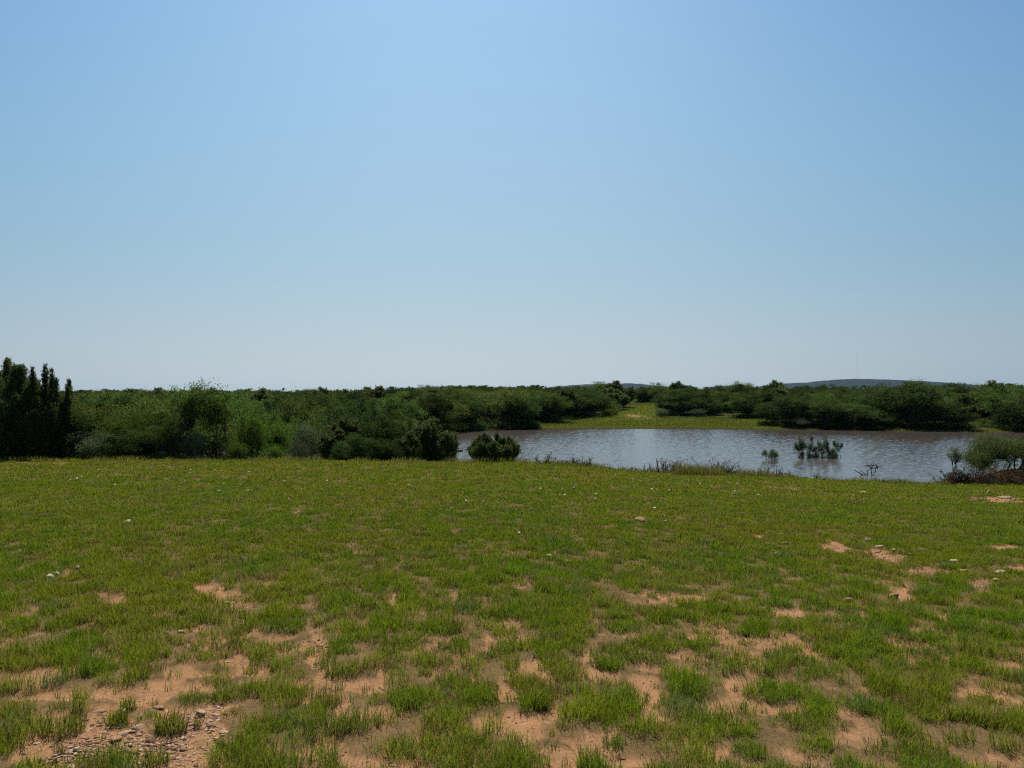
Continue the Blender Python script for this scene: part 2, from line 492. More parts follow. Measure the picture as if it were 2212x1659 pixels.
def make_water():
    """the pond surface, with real wind ripples on it"""
    rng = np.random.default_rng(31)
    gx = np.arange(-21, 58, 0.052); gy = np.arange(25.5, 70.5, 0.052)
    X, Y = np.meshgrid(gx, gy)
    sd = pond_sd(X, Y)
    H = np.zeros(X.shape)
    wobs = [vnoise(X * f, Y * f, 300 + q) for q, f in enumerate((0.9, 0.7, 0.5, 0.35))]
    for k in range(16):
        lam = 0.15 * (0.36 / 0.15) ** (k / 15.0)
        a = math.radians(90 + rng.normal(8, 34))
        ph = rng.uniform(0, 6.28)
        wob = wobs[k % 4] * 5.0
        H += 0.024 * lam / 6.283 * np.sin((X * math.cos(a) + Y * math.sin(a)) * 6.283 / lam + ph + wob)
    gust = 0.75 + 0.42 * fbm(X * 0.10, Y * 0.16, 340, 3)
    H *= gust * sstep(0.4, -1.5, sd)
    idx = np.arange(X.size).reshape(X.shape)
    q = np.stack([idx[:-1, :-1], idx[:-1, 1:], idx[1:, 1:], idx[1:, :-1]], -1)
    keep = (sd[:-1, :-1] < 0.75) & (np.abs(X[:-1, :-1]) < 0.95 * Y[:-1, :-1])
    V = np.stack([X, Y, WL + H], -1).reshape(-1, 3)
    q = q[keep]
    used, inv = np.unique(q, return_inverse=True)
    m = mesh_np('pond_water', V[used], inv.reshape(-1, 4), mat=water_mat(), smooth=True)
    setp(add_obj('pond_water', m), kind='structure')


M_HILL = rough_mat('hill_scrub_haze_blue', (0.008, 0.012, 0.013), (0.020, 0.026, 0.029), 0.02, 1.0, 0.0)  # dark scrub cover, with the blue of distance haze mixed into its colour


def make_hill(name, dist, prof, depth, seed):
    """ridge whose crest passes through picture points PROF at DIST metres"""
    px = np.linspace(prof[0][0], prof[-1][0], 240)
    py = np.interp(px, [p[0] for p in prof], [p[1] for p in prof]) + (fbm(px * 0.22, px * 0 + seed, seed, 4) - 0.5) * 0.8
    crest = np.maximum(CAM + (HZ - py) / F * dist, -3)
    x0 = (px - 512) / F * dist
    rows, V = np.linspace(-1, 1, 15), []
    for r in rows:
        yy = dist + r * depth * (0.9 + 0.2 * fbm(px * 0.05, px * 0 + 3, seed + 1, 2))
        fall = (1 - abs(r) ** 1.6)
        zz = -6 + (crest + 6) * fall + (fbm(x0 * 0.02, yy * 0.02, seed + 5, 3) - 0.5) * 6 * (abs(r) > 0.05) * fall * 0.6
        V.append(np.stack([x0, yy, zz], -1))
    V = np.array(V)
    nr, na = V.shape[:2]
    idx = np.arange(nr * na).reshape(nr, na)
    q = np.stack([idx[:-1, :-1], idx[:-1, 1:], idx[1:, 1:], idx[1:, :-1]], -1).reshape(-1, 4)
    m = mesh_np(name, V.reshape(-1, 3), q, mat=M_HILL, smooth=True)
    setp(add_obj(name, m), kind='structure')


make_ground()
make_water()
make_hill('hill', 2600, [(740, 395), (768, 386), (782, 383.4), (800, 382.9), (815, 382.2), (818, 381.2), (832, 380.0), (849, 378.9), (868, 379.0), (888, 379.6), (907, 380.7), (930, 382.0), (955, 384.5), (1000, 388), (1060, 395)], 500, 3)
make_hill('hill', 3000, [(520, 395), (545, 388), (572, 385), (600, 383.8), (625, 383.3), (640, 383.6), (652, 385.5), (690, 389), (720, 395)], 500, 7)
make_hill('hill', 3000, [(700, 395), (715, 386.5), (735, 385.6), (750, 387), (770, 392), (790, 396)], 400, 17)
make_hill('hill', 2400, [(380, 395), (405, 388.6), (430, 386.6), (455, 386.0), (480, 387), (510, 390), (540, 395)], 400, 9)
make_hill('hill', 2200, [(55, 396), (85, 393.2), (100, 391.8), (118, 390.9), (140, 391.3), (175, 392.0), (230, 394), (250, 396)], 400, 13)

# haze: even, thin air between the camera and the hills
HZ_LO, HZ_HI = -46.0, 62.0
bm_v = [(x, y, z) for x in (-6500, 6500) for y in (-400, 7200) for z in (HZ_LO, HZ_HI)]
hz = mesh_np('haze', np.array(bm_v), np.array([(0, 1, 3, 2), (4, 6, 7, 5), (0, 4, 5, 1), (2, 3, 7, 6), (0, 2, 6, 4), (1, 5, 7, 3)]))
hm, hn, hl = new_mat('haze')
ho = hn.new('ShaderNodeOutputMaterial')
hv = hn.new('ShaderNodeVolumePrincipled')
hv.inputs['Color'].default_value = (0.40, 0.66, 1.0, 1)
hv.inputs['Density'].default_value = 0.000035
hl.new(hv.outputs[0], ho.inputs['Volume'])
hz.materials.append(hm)
USE_HAZE = True
if USE_HAZE:
    setp(add_obj('haze', hz), kind='stuff')

# ------------------------------------------------------------------ grass
GRASS_PAL = np.array([(0.140, 0.180, 0.009), (0.108, 0.158, 0.009), (0.175, 0.196, 0.011), (0.078, 0.124, 0.011), (0.180, 0.150, 0.030), (0.235, 0.175, 0.085)])


def blades(P, L, W, rng, lean, col, base_dry=0.5, droop=0.5):
    """curved tapering blades: P (N,3) foot points"""
    N = len(P)
    az = rng.uniform(0, 2 * np.pi, N)
    fa = az + rng.uniform(-0.9, 0.9, N) + np.pi / 2
    d = np.stack([np.cos(az), np.sin(az), np.zeros(N)], -1)
    w = np.stack([np.cos(fa), np.sin(fa), np.zeros(N)], -1) * (W * 0.5)[:, None]
    le = lean
    mid = P + d * (le * L * 0.30)[:, None] + np.array([0, 0, 1.0]) * (L * 0.55)[:, None]
    tip = P + d * (le * L * (0.75 + droop * 0.3))[:, None] + np.array([0, 0, 1.0]) * (L * (1.0 - 0.35 * droop * le))[:, None]
    V = np.stack([P - w, P + w, mid + w * 0.85, mid - w * 0.85, tip], 1).reshape(-1, 3)
    b = np.arange(N)[:, None] * 5
    q = b + np.array([0, 1, 2, 3]); t = b + np.array([3, 2, 4])
    dry = np.array([0.1480, 0.1073, 0.0518])
    cb = col * (1 - base_dry) + dry * base_dry
    C = np.stack([cb, cb, col, col, col], 1).reshape(-1, 3)
    return V, q, t, C


def join_parts(parts):
    Vs, Qs, Ts, Cs, off = [], [], [], [], 0
    for V, q, t, C in parts:
        Vs.append(V); Qs.append(q + off); Ts.append(t + off); Cs.append(C); off += len(V)
    return np.concatenate(Vs), np.concatenate(Qs), np.concatenate(Ts), np.concatenate(Cs)


def blade_colors(x, y, rng, dryness=0.0):
    N = len(x)
    n1 = fbm(x * 0.45, y * 0.45, 101, 3)
    n2 = fbm(x * 1.7, y * 1.7, 111, 3)
    k = rng.choice(len(GRASS_PAL), N, p=[0.29, 0.25, 0.18, 0.12, 0.10, 0.06])
    c = GRASS_PAL[k].copy()
    yel = np.clip((n1 - 0.47) * 1.7 + dryness + 0.22 * sstep(13, 22, y), 0, 0.7)[:, None]
    c = c * (1 - yel) + np.array([0.178, 0.168, 0.016]) * yel
    lush = np.clip((n2 - 0.52) * 3.0, 0, 0.6)[:, None]
    c = c * (1 - lush) + np.array([0.080, 0.155, 0.008]) * lush
    return c * rng.uniform(0.78, 1.2, N)[:, None]


def make_grass():
    rng = np.random.default_rng(5)
    parts = []
    # (from, to, tufts per m2, blades per tuft, blade width, length)
    for y0, y1, dens, nb, bw, ln in [(0.2, 2.2, 60, 60, 0.0036, 0.078), (2.2, 5.0, 80, 112, 0.0029, 0.078), (5.0, 8.0, 88, 82, 0.0038, 0.068), (8.0, 12.0, 96, 52, 0.0054, 0.057),
                                     (12.0, 17.0, 96, 30, 0.0082, 0.052), (17.0, 27.2, 66, 16, 0.0130, 0.054)]:
        area = 2 * (0.70 * y1 + 6) * (y1 - y0)
        n = int(area * dens)
        y = rng.uniform(y0, y1, n)
        x = (0.70 * y1 + 6) * rng.uniform(-1, 1, n)
        side = np.abs(x) > 0.72 * y + 0.4           # ground beside the photographed field: a thinner sward
        z, sd = ground(x, y, True)
        b = bareness(x, y, z)
        keep = (rng.uniform(0.02, 1.0, n) > b) & (sd > 0.25) & (~side | (rng.uniform(0, 1, n) < 0.55))
        x, y, b, side = x[keep], y[keep], b[keep], side[keep]
        size = np.exp(rng.normal(-0.06, 0.48, len(x))) * (1 - 0.5 * b)
        size = np.minimum(size, 1.7)
        hgt = ln * np.exp(rng.normal(0, 0.24, len(x))) * (0.85 + 0.15 * size) * (0.82 + 0.5 * fbm(x * 0.8, y * 0.8, 131, 3))
        cnt = np.maximum((np.where(side, 0.55, 1.0) * nb * size ** 1.6 * rng.uniform(0.6, 1.3, len(x))).astype(int), 4)
        i = np.repeat(np.arange(len(x)), cnt)
        N = len(i)
        rad = 0.068 * size[i] * np.sqrt(rng.uniform(0, 1, N)) * (1.0 + 0.25 * (y0 > 8))
        a = rng.uniform(0, 2 * np.pi, N)
        bx = x[i] + rad * np.cos(a); by = y[i] + rad * np.sin(a)
        bz = ground(bx, by) + 0.004
        L = hgt[i] * rng.uniform(0.45, 1.15, N)
        W = bw * rng.uniform(0.7, 1.3, N) * np.where(side[i], 1.5, 1.0)
        tuft_c = blade_colors(x, y, rng)
        kind = rng.uniform(0, 1, len(x))
        straw = kind < 0.09
        tuft_c[straw] = np.array([0.185, 0.130, 0.055]) * rng.uniform(0.6, 1.15, straw.sum())[:, None]
        cool = kind > 0.94
        tuft_c[cool] = np.array([0.085, 0.125, 0.050]) * rng.uniform(0.8, 1.2, cool.sum())[:, None]
        hgt[straw] *= 0.8
        tuft_c = tuft_c[i]
        own_c = blade_colors(bx, by, rng)
        c = (0.62 * tuft_c + 0.38 * own_c) * np.array([0.96, 1.02, 0.85]) * (1.20 if y0 < 5 else 1.17 if y0 < 8 else 1.10)
        lean = np.abs(rng.normal(0.38, 0.32, N)) + 0.3 * rad / 0.09
        parts.append(blades(np.stack([bx, by, bz], -1), L, W, rng, np.minimum(lean, 1.3), c))
        # short creeping growth and dry thatch in the gaps
        area = 0.5 * 1.7 * (y1 ** 2 - y0 ** 2)
        n = int(area * dens * nb * (0.13 if y0 < 5 else 0.18 if y0 < 8 else 0.34))
        y = np.sqrt(rng.uniform(y0 ** 2, y1 ** 2, n)); x = y * rng.uniform(-0.85, 0.85, n)
        z, sd = ground(x, y, True)
        b = bareness(x, y, z)
        keep = (rng.uniform(0.05, 1.1, n) > b * 0.88) & (sd > 0.2)
        x, y, z = x[keep], y[keep], z[keep]
        N = len(x)
        c = blade_colors(x, y, rng) * np.array([0.93, 1.0, 0.85])
        dry = rng.uniform(0, 1, N) < (0.40 if y0 < 8 else 0.2)
        dry = dry | (b[keep] > 0.5)
        c[dry] = np.array([0.2220, 0.1665, 0.0962]) * rng.uniform(0.5, 1.15, dry.sum())[:, None]
        parts.append(blades(np.stack([x, y, z + 0.004], -1), ln * rng.uniform(0.25, 0.6, N), bw * rng.uniform(0.7, 1.2, N), rng,
                            np.where(dry, rng.uniform(1.2, 2.6, N), rng.uniform(0.3, 1.2, N)), c))
    # seedlings and small sprigs coming up through the bare sand
    n = 2600
    y = np.sqrt(rng.uniform(7, 81, n)); x = y * rng.uniform(-0.8, 0.8, n)
    b = bareness(x, y, ground(x, y))
    k = (b > 0.35) & (rng.uniform(0, 1, n) < 0.62)
    x, y = x[k], y[k]
    cnt = rng.integers(4, 22, len(x))
    i = np.repeat(np.arange(len(x)), cnt)
    N = len(i)
    bx = x[i] + rng.normal(0, 0.014, N); by = y[i] + rng.normal(0, 0.014, N)
    col = blade_colors(bx, by, rng)
    sear = rng.uniform(0, 1, len(x))[i] < 0.3
    col[sear] = np.array([0.19, 0.13, 0.06]) * rng.uniform(0.6, 1.1, sear.sum())[:, None]
    parts.append(blades(np.stack([bx, by, ground(bx, by)], -1), rng.uniform(0.018, 0.055, N), 0.0026 + 0.0002 * by, rng, np.abs(rng.normal(0.6, 0.4, N)), col))
    # thin seed stalks standing above the turf
    n = 1500
    y = np.sqrt(rng.uniform(9, 200, n)); x = y * rng.uniform(-0.8, 0.8, n)
    z = ground(x, y)
    k = rng.uniform(0, 1, n) > bareness(x, y, z)
    x, y, z = x[k], y[k], z[k]
    N = len(x)
    parts.append(blades(np.stack([x, y, z], -1), rng.uniform(0.10, 0.20, N), 0.0026 + 0.0002 * y, rng, rng.uniform(0.1, 0.6, N), np.array([0.15, 0.12, 0.05]) * rng.uniform(0.6, 1.3, N)[:, None]))
    V, q, t, C = join_parts(parts)
    m = mesh_np('grass', V, q, t, C, M_BLADE)
    setp(add_obj('grass', m), 'short patchy green grass growing over the sandy ground in front', 'grass', kind='stuff')


def make_bank_grass():
    rng = np.random.default_rng(8)
    parts = []
    # tall tan grass along the near bank
    def strip(px0, px1, n, back, ln, tan, fwd=0.6):
        t = (rng.uniform(px0, px1, n) - 512) / F
        yc = np.interp(t, T_TAB, YC_TAB)
        y = yc + rng.uniform(-fwd, back, n)
        x = t * y
        z, sd = ground(x, y, True)
        k = sd > -0.1
        x, y, z = x[k], y[k], z[k]
        N = len(x)
        cl = fbm(x * 1.3, y * 1.3, 151, 3)
        c = blade_colors(x, y, rng)
        f = (rng.uniform(0, 1, N) < tan)[:, None]
        c = np.where(f, np.array([0.1739, 0.1369, 0.0555]) * rng.uniform(0.6, 1.2, N)[:, None], c)
        L = ln * rng.uniform(0.5, 1.2, N) * sstep(0.25, 0.6, cl) + 0.05
        parts.append(blades(np.stack([x, y, z], -1), L, np.full(N, 0.011), rng, rng.uniform(0.1, 0.7, N), c))
    strip(672, 724, 2600, 1.2, 0.36, 0.55, 0.9)
    strip(724, 800, 2200, 0.9, 0.24, 0.50)
    strip(800, 950, 2600, 0.8, 0.17, 0.35)
    strip(570, 672, 1800, 1.0, 0.17, 0.45)
    strip(440, 570, 2000, 1.4, 0.17, 0.50)
    strip(230, 440, 3600, 2.2, 0.17, 0.45)
    strip(-120, 230, 4200, 1.5, 0.15, 0.30)
    V, q, t, C = join_parts(parts)
    m = mesh_np('bank_grass', V, q, t, C, M_BLADE)
    setp(add_obj('bank_grass', m), 'taller tan and green grass along the near edge of the pond', 'grass', kind='stuff')
    # far bank
    n = 170000
    x = rng.uniform(-6, 62, n); y = rng.uniform(60, 125, n)
    z, sd = ground(x, y, True)
    keep = (sd > 0.3) & (((sd < 14) & (x < 0.36 * y) & (x > -1)) | (sd < 2.5) | (trail_u(x, y) < 1.2))
    keep &= rng.uniform(0, 1, n) > np.exp(-((x - 12.9) / 1.1) ** 2 - ((y - 84.0) / 3.0) ** 2) * 0.9
    x, y, z, sd = x[keep], y[keep], z[keep], sd[keep]
    N = len(x)
    g = fbm(x * 0.5, y * 0.5, 161, 3)
    c = np.array([0.056, 0.082, 0.007]) * (1 - 0.4 * g[:, None]) + np.array([0.080, 0.082, 0.012]) * 0.4 * g[:, None]
    c = c * rng.uniform(0.88, 1.12, N)[:, None] * np.where((trail_u(x, y) < 1.1) & (sd > 8), 1.45, 1.0)[:, None]
    f = (rng.uniform(0, 1, N) < 0.06 + 0.22 * (g > 0.58))[:, None]
    c = np.where(f, np.array([0.056, 0.046, 0.012]) * rng.uniform(0.7, 1.2, N)[:, None], c)
    V, q, t, C = blades(np.stack([x, y, z], -1), rng.uniform(0.08, 0.20, N) * (0.6 + 0.8 * g), np.full(N, 0.026), rng, rng.uniform(0.2, 0.9, N), c)
    m = mesh_np('far_bank_grass', V, q, t, C, M_BLADE)
    setp(add_obj('far_bank_grass', m), 'yellow green grass on the far bank and up the trail', 'grass', kind='stuff')


make_grass()
make_bank_grass()


def make_tuft(px, py, label, nb, ln, spread, seed, wiry=0.0):
    rng = np.random.default_rng(seed)
    x, y, z = on_ground(px, py)
    rad = spread * np.sqrt(rng.uniform(0, 1, nb)); a = rng.uniform(0, 2 * np.pi, nb)
    P = np.stack([rad * np.cos(a), rad * np.sin(a), ground(x + rad * np.cos(a), y + rad * np.sin(a)) - z], -1)
    L = ln * rng.uniform(0.4, 1.1, nb)
    L[rng.uniform(0, 1, nb) < wiry] *= 1.7
    c = GRASS_PAL[rng.choice(6, nb, p=[0.3, 0.2, 0.22, 0.08, 0.12, 0.08])] * rng.uniform(0.75, 1.2, nb)[:, None]
    V, q, t, C = blades(P, L, 0.0036 * rng.uniform(0.7, 1.3, nb), rng, np.abs(rng.normal(0.5, 0.35, nb)), c)
    o = add_obj('grass_tuft', mesh_np('grass_tuft', V, q, t, C, M_BLADE), loc=(x, y, z + 0.006))
    setp(o, label, 'grass tuft', 'lone grass tufts on the gravel patch')


S = 0.46293
make_tuft(372 * S, 1578 * S, 'round green grass tuft with tall wiry stalks on the gravel', 260, 0.105, 0.075, 1, 0.05)
make_tuft(258 * S, 1562 * S, 'yellow green grass tuft beside the pale half-buried stone on bare sand', 170, 0.085, 0.055, 2)
make_tuft(143 * S, 1580 * S, 'wide dark grass tuft on the left edge of the bare patch', 260, 0.10, 0.09, 3)
make_tuft(283 * S, 1530 * S, 'small sparse grass tuft at the edge of smooth orange sand', 90, 0.085, 0.04, 4, 0.1)
make_tuft(338 * S, 1650 * S, 'grass tuft cut by the bottom edge of the picture among pebbles', 120, 0.08, 0.055, 5)
make_tuft(430 * S, 1568 * S, 'tiny grass sprout in the gravel below the largest cream stone', 40, 0.06, 0.02, 6)

# ------------------------------------------------------------------ stones and gravel
_ico = None


def ico():
    global _ico
    if _ico is None:
        import bmesh
        bm = bmesh.new()
        bmesh.ops.create_icosphere(bm, subdivisions=2, radius=1.0)
        bm.verts.ensure_lookup_table()
        _ico = (np.array([v.co[:] for v in bm.verts]), np.array([[v.index for v in f.verts] for f in bm.faces]))
        bm.free()
    return _ico


def rock_verts(rng, sx, sy, sz):
    V, T = ico()
    W = V.copy()
    for k in range(7):           # chip flat facets off the ball
        nrm = rng.normal(0, 1, 3); nrm /= np.linalg.norm(nrm)
        d = rng.uniform(0.45, 0.8)
        h = W @ nrm
        W = W - np.outer(np.maximum(h - d, 0), nrm)
    W = W * (1 + rng.normal(0, 0.03, (len(W), 1)))
    W = W * np.array([sx, sy, sz])
    a = rng.uniform(0, 2 * np.pi)
    return W @ np.array([[np.cos(a), np.sin(a), 0], [-np.sin(a), np.cos(a), 0], [0, 0, 1]]), T


STONE_PAL = np.array([(0.345, 0.235, 0.155), (0.262, 0.160, 0.108), (0.200, 0.115, 0.086), (0.390, 0.285, 0.200), (0.140, 0.082, 0.070), (0.300, 0.175, 0.118)])


def make_gravel():
    rng = np.random.default_rng(21)
    Vs, Ts, Cs, off, cnt = [], [], [], 0, 0
    beds = [(330, 1600, 190, 80, 2100, 0.0058), (180, 1630, 120, 40, 520, 0.006), (450, 1545, 60, 40, 430, 0.006), (530, 1330, 60, 22, 160, 0.008), (1000, 1600, 420, 60, 260, 0.006),
            (1850, 1200, 160, 40, 240, 0.011), (2010, 1260, 150, 50, 220, 0.010), (2140, 1078, 90, 20, 260, 0.013), (1450, 1310, 160, 60, 140, 0.007), (690, 1400, 40, 40, 70, 0.007),
            (1150, 1450, 120, 60, 90, 0.006), (230, 1320, 220, 60, 200, 0.007), (1106, 1500, 900, 140, 1500, 0.0045), (1106, 1330, 1000, 90, 700, 0.006)]
    for cx, cy, rx, ry, n, sz in beds:
        px = (cx + rng.normal(0, 0.5, n) * rx) * S; py = (cy + rng.normal(0, 0.5, n) * ry) * S
        d = (CAM + 0.05) * F / np.maximum(py - HZ, 20)
        x = (px - 512) / F * d; y = d
        for _ in range(3):
            z = ground(x, y); y = (CAM - z) * F / (py - HZ); x = (px - 512) / F * y
        b = bareness(x, y, z)
        for i in np.nonzero((b > 0.35) & (py < 775))[0]:
            s = sz * math.exp(rng.normal(0, 0.5))
            W, T = rock_verts(rng, s * rng.uniform(0.8, 1.6), s * rng.uniform(0.7, 1.1), s * rng.uniform(0.3, 0.6))
            Vs.append(W + np.array([x[i], y[i], z[i] + s * 0.06])); Ts.append(T + off); off += len(W)
            Cs.append(np.tile(STONE_PAL[rng.integers(6)] * rng.uniform(0.75, 1.15), (len(W), 1)))
    m = mesh_np('gravel', np.concatenate(Vs), None, np.concatenate(Ts), np.concatenate(Cs), M_STONE)
    setp(add_obj('gravel', m), 'small mixed pebbles strewn over the bare sandy patches', 'gravel', kind='stuff')


make_gravel()


def make_stone(px, py, sx, sz, color, label, seed, group=None, sy=None):
    rng = np.random.default_rng(seed + 500)
    x, y, z = on_ground(px, py)
    if y < 5:
        sx, sz, sy = sx * 0.85, sz * 0.85, (sy * 0.85 if sy else None)
    W, T = rock_verts(rng, sx, sy or sx * 0.7, sz)
    o = add_obj('stone', mesh_np('stone', W, None, T, np.tile(color, (len(W), 1)), M_STONE), loc=(x, y, z + sz * 0.45 + 0.008))
    setp(o, label, 'stone', group)


CREAM, PALE, PINK, BROWN, DARK = (0.3384, 0.2592, 0.1656), (0.3384, 0.2952, 0.2304), (0.2664, 0.1512, 0.1080), (0.1872, 0.1080, 0.0720), (0.0864, 0.0576, 0.0540)
make_stone(405, 687.5, 0.030, 0.02, BROWN, 'small brown stone alone on sand in the middle foreground', 0)
make_stone(201.5, 713.5, 0.034, 0.024, CREAM, 'largest cream stone on the gravel right of the wiry tuft', 1, sy=0.03)
make_stone(125.5, 711.5, 0.036, 0.012, PALE, 'pale flat stone half buried behind the yellow green tuft', 2)
make_stone(82, 698, 0.016, 0.012, CREAM, 'small cream stone on the dark dirt near the upper edge of the bare patch', 3)
make_stone(62.5, 704, 0.022, 0.010, BROWN, 'flat reddish brown stone on dirt beside the wide dark tuft', 4)
make_stone(118, 738, 0.042, 0.009, PINK, 'thin pinkish slab lying in the gravel below the yellow green tuft', 5)
make_stone(79, 749, 0.022, 0.012, PALE, 'whitish stone in the left of the gravel', 6)
make_stone(43, 759.5, 0.017, 0.015, CREAM, 'yellowish round stone near the bottom left corner', 7)
make_stone(148.5, 756, 0.018, 0.010, DARK, 'dark purple grey oval stone in the lower gravel', 8)
make_stone(57, 762, 0.020, 0.014, PINK, 'pink stone next to the yellowish round stone', 9)
make_stone(160, 707, 0.045, 0.008, PINK, 'long thin pinkish stone flat on the orange sand', 10)
make_stone(228, 604, 0.045, 0.016, PALE, 'pale flat stone on the upper left bare sand patch', 11)
make_stone(182, 633, 0.038, 0.014, CREAM, 'cream flat stone on the small bare patch left of centre', 12)
make_stone(127.5, 523.5, 0.15, 0.035, PALE, 'broad pale flat rock in the deep grass on the left', 13, sy=0.06)
make_stone(78.5, 569.5, 0.05, 0.03, PALE, 'light grey flat rock on a dirt spot in the left grass', 14)
make_stone(51, 579.5, 0.045, 0.03, (0.50, 0.46, 0.38), 'white flat stone, left one of the close trio', 15)
make_stone(57, 576.8, 0.040, 0.03, (0.50, 0.46, 0.38), 'white flat stone, back right one of the close trio', 16)
make_stone(50.4, 577.4, 0.025, 0.03, (0.50, 0.46, 0.38), 'small white stone at the back of the close trio', 17)
make_stone(987, 495, 0.07, 0.09, (0.34, 0.30, 0.25), 'upright pale rock in the grass below the right bank bush', 18)
make_stone(1004.5, 498.5, 0.15, 0.05, (0.34, 0.27, 0.19), 'large cream slab on the rubbly bare patch at right', 19, sy=0.15)
make_stone(641, 522, 0.13, 0.05, PINK, 'pinkish rock in a bare scrape amid the middle grass', 22)
make_stone(549.5, 558.5, 0.06, 0.03, PALE, 'pale flat stone in mid grass below the pinkish rock', 23)
make_stone(795, 491, 0.12, 0.03, PALE, 'pale flat rock at a dirt scrape near the water edge', 24)
make_stone(863, 493.5, 0.12, 0.04, CREAM, 'cream rock beside the right dirt scrape near the water edge', 25)
for i, (px, py) in enumerate([(781, 536), (784, 545), (866, 541), (878, 548), (893, 552), (908, 556), (921, 552), (955, 563), (962, 573), (935, 580), (874, 586), (1000, 574), (995, 582), (893, 598), (847, 603)]):
    make_stone(px, py, 0.05 + 0.012 * (i % 4), 0.03, STONE_PAL[i % 4], 'small weathered stone scattered over the bare strip in the right midground', 30 + i, 'scattered stones in the right midground')
for i, (px, py) in enumerate([(95, 744), (108, 753), (132, 747), (141, 763), (170, 743), (176, 757), (121, 762), (92, 760), (158, 728), (186, 733), (210, 727), (217, 740)]):
    make_stone(px, py, 0.010 + 0.002 * (i % 4), 0.006, STONE_PAL[i % 4] * 1.1, 'fist-smaller stone among the pebbles of the front left gravel', 60 + i, 'loose stones in the front left gravel')

# ------------------------------------------------------------------ white flowers
FLOWERS5 = [(38, 100), (140, 85), (178, 92), (298, 122), (310, 135), (335, 128), (352, 120), (425, 120), (428, 90), (405, 150), (498, 158), (502, 112), (532, 98), (555, 115),
            (572, 85), (637, 85), (725, 93), (778, 62), (823, 102), (828, 88), (928, 90), (1080, 98), (1078, 110), (942, 62), (880, 58), (950, 185), (972, 152), (1042, 157),
            (1070, 184), (1094, 183), (1230, 140), (1246, 224), (1173, 268), (1285, 95), (1393, 179), (1417, 140), (1430, 52), (1510, 168), (1530, 105), (1562, 87), (1770, 157),
            (1898, 165), (1948, 263), (2014, 231), (2060, 198), (2095, 183), (2115, 122), (2125, 211), (2090, 232), (2152, 240), (2183, 217), (2195, 182), (2208, 181), (288, 178), (868, 308)]
FLOWERS6 = [(137, 147), (120, 174), (160, 180), (204, 203), (217, 174), (228, 204), (267, 170), (293, 197), (362, 197), (362, 220), (445, 115), (527, 127), (570, 130), (597, 133),
            (600, 175), (627, 177), (680, 180), (756, 152), (810, 148), (934, 145), (972, 148), (964, 183), (1046, 182), (1062, 200), (1028, 147), (641, 232), (615, 262), (665, 321),
            (37, 377), (86, 268), (820, 235), (1520, 233), (1622, 288), (1662, 162), (1145, 467)]


def flower_mesh():
    V, Q, T = [], [], []
    for k in range(6):
        a = k * math.pi / 3
        c, s = math.cos(a), math.sin(a)
        for r, w, z in ((0.004, 0.006, 0.0), (0.020, 0.011, 0.006), (0.032, 0.003, 0.004)):
            V += [(c * r - s * w, s * r + c * w, z), (c * r + s * w, s * r - c * w, z)]
        b = k * 6
        Q += [(b, b + 1, b + 3, b + 2), (b + 2, b + 3, b + 5, b + 4)]
    return mesh_np('blossom', V, Q, None, mat=M_PETAL)


def stem_mesh(h):
    V = [(0.002 * math.cos(k * 2.09), 0.002 * math.sin(k * 2.09), z) for z in (0, h) for k in range(3)]
    Q = [(k, (k + 1) % 3, 3 + (k + 1) % 3, 3 + k) for k in range(3)]
    return mesh_np('stem', V, Q, None, mat=M_STALK)


FM, SM = flower_mesh(), stem_mesh(0.1)
frng = random.Random(4)
for lst, ox in ((FLOWERS5, 0), (FLOWERS6, 512)):
    for cx, cy in lst:
        x, y, z = on_ground(ox + cx * 0.2315, 450 + cy * 0.2315 + 3)
        r = bpy.data.objects.new('wildflower', None); COL.objects.link(r)
        r.location = (x, y, z); r.rotation_euler = (frng.uniform(-.15, .15), frng.uniform(-.15, .15), frng.uniform(0, 6))
        r.empty_display_size = 0.05
        s = frng.uniform(0.42, 0.7)
        b = add_obj('blossom', FM, r, (0, 0, 0.1)); b.scale = (s, s, s); b.rotation_euler = (-0.5, 0, 0)
        add_obj('stem', SM, r)
        setp(r, 'small white wildflower dotted in the short green grass', 'flower', 'white wildflowers in the grass')

# ------------------------------------------------------------------ trees and shrubs


def tubes(segs, sides=5):
    """segs: list of (p0, p1, r0, r1)"""
    p0 = np.array([s[0] for s in segs], float); p1 = np.array([s[1] for s in segs], float)
    r0 = np.array([s[2] for s in segs], float); r1 = np.array([s[3] for s in segs], float)
    d = p1 - p0
    d /= np.maximum(np.linalg.norm(d, axis=1), 1e-6)[:, None]
    h = np.where(np.abs(d[:, 2:3]) < 0.9, np.array([[0, 0, 1.0]]), np.array([[1.0, 0, 0]]))
    u = np.cross(d, h); u /= np.linalg.norm(u, axis=1)[:, None]
    v = np.cross(d, u)
    V = []
    for pp, rr in ((p0, r0), (p1, r1)):
        for k in range(sides):
            a = 2 * np.pi * k / sides
            V.append(pp + (u * math.cos(a) + v * math.sin(a)) * rr[:, None])
    V = np.stack(V, 1).reshape(-1, 3)
    b = np.arange(len(segs))[:, None] * (2 * sides)
    Q = np.concatenate([b + np.array([k, (k + 1) % sides, sides + (k + 1) % sides, sides + k]) for k in range(sides)])
    return V, Q


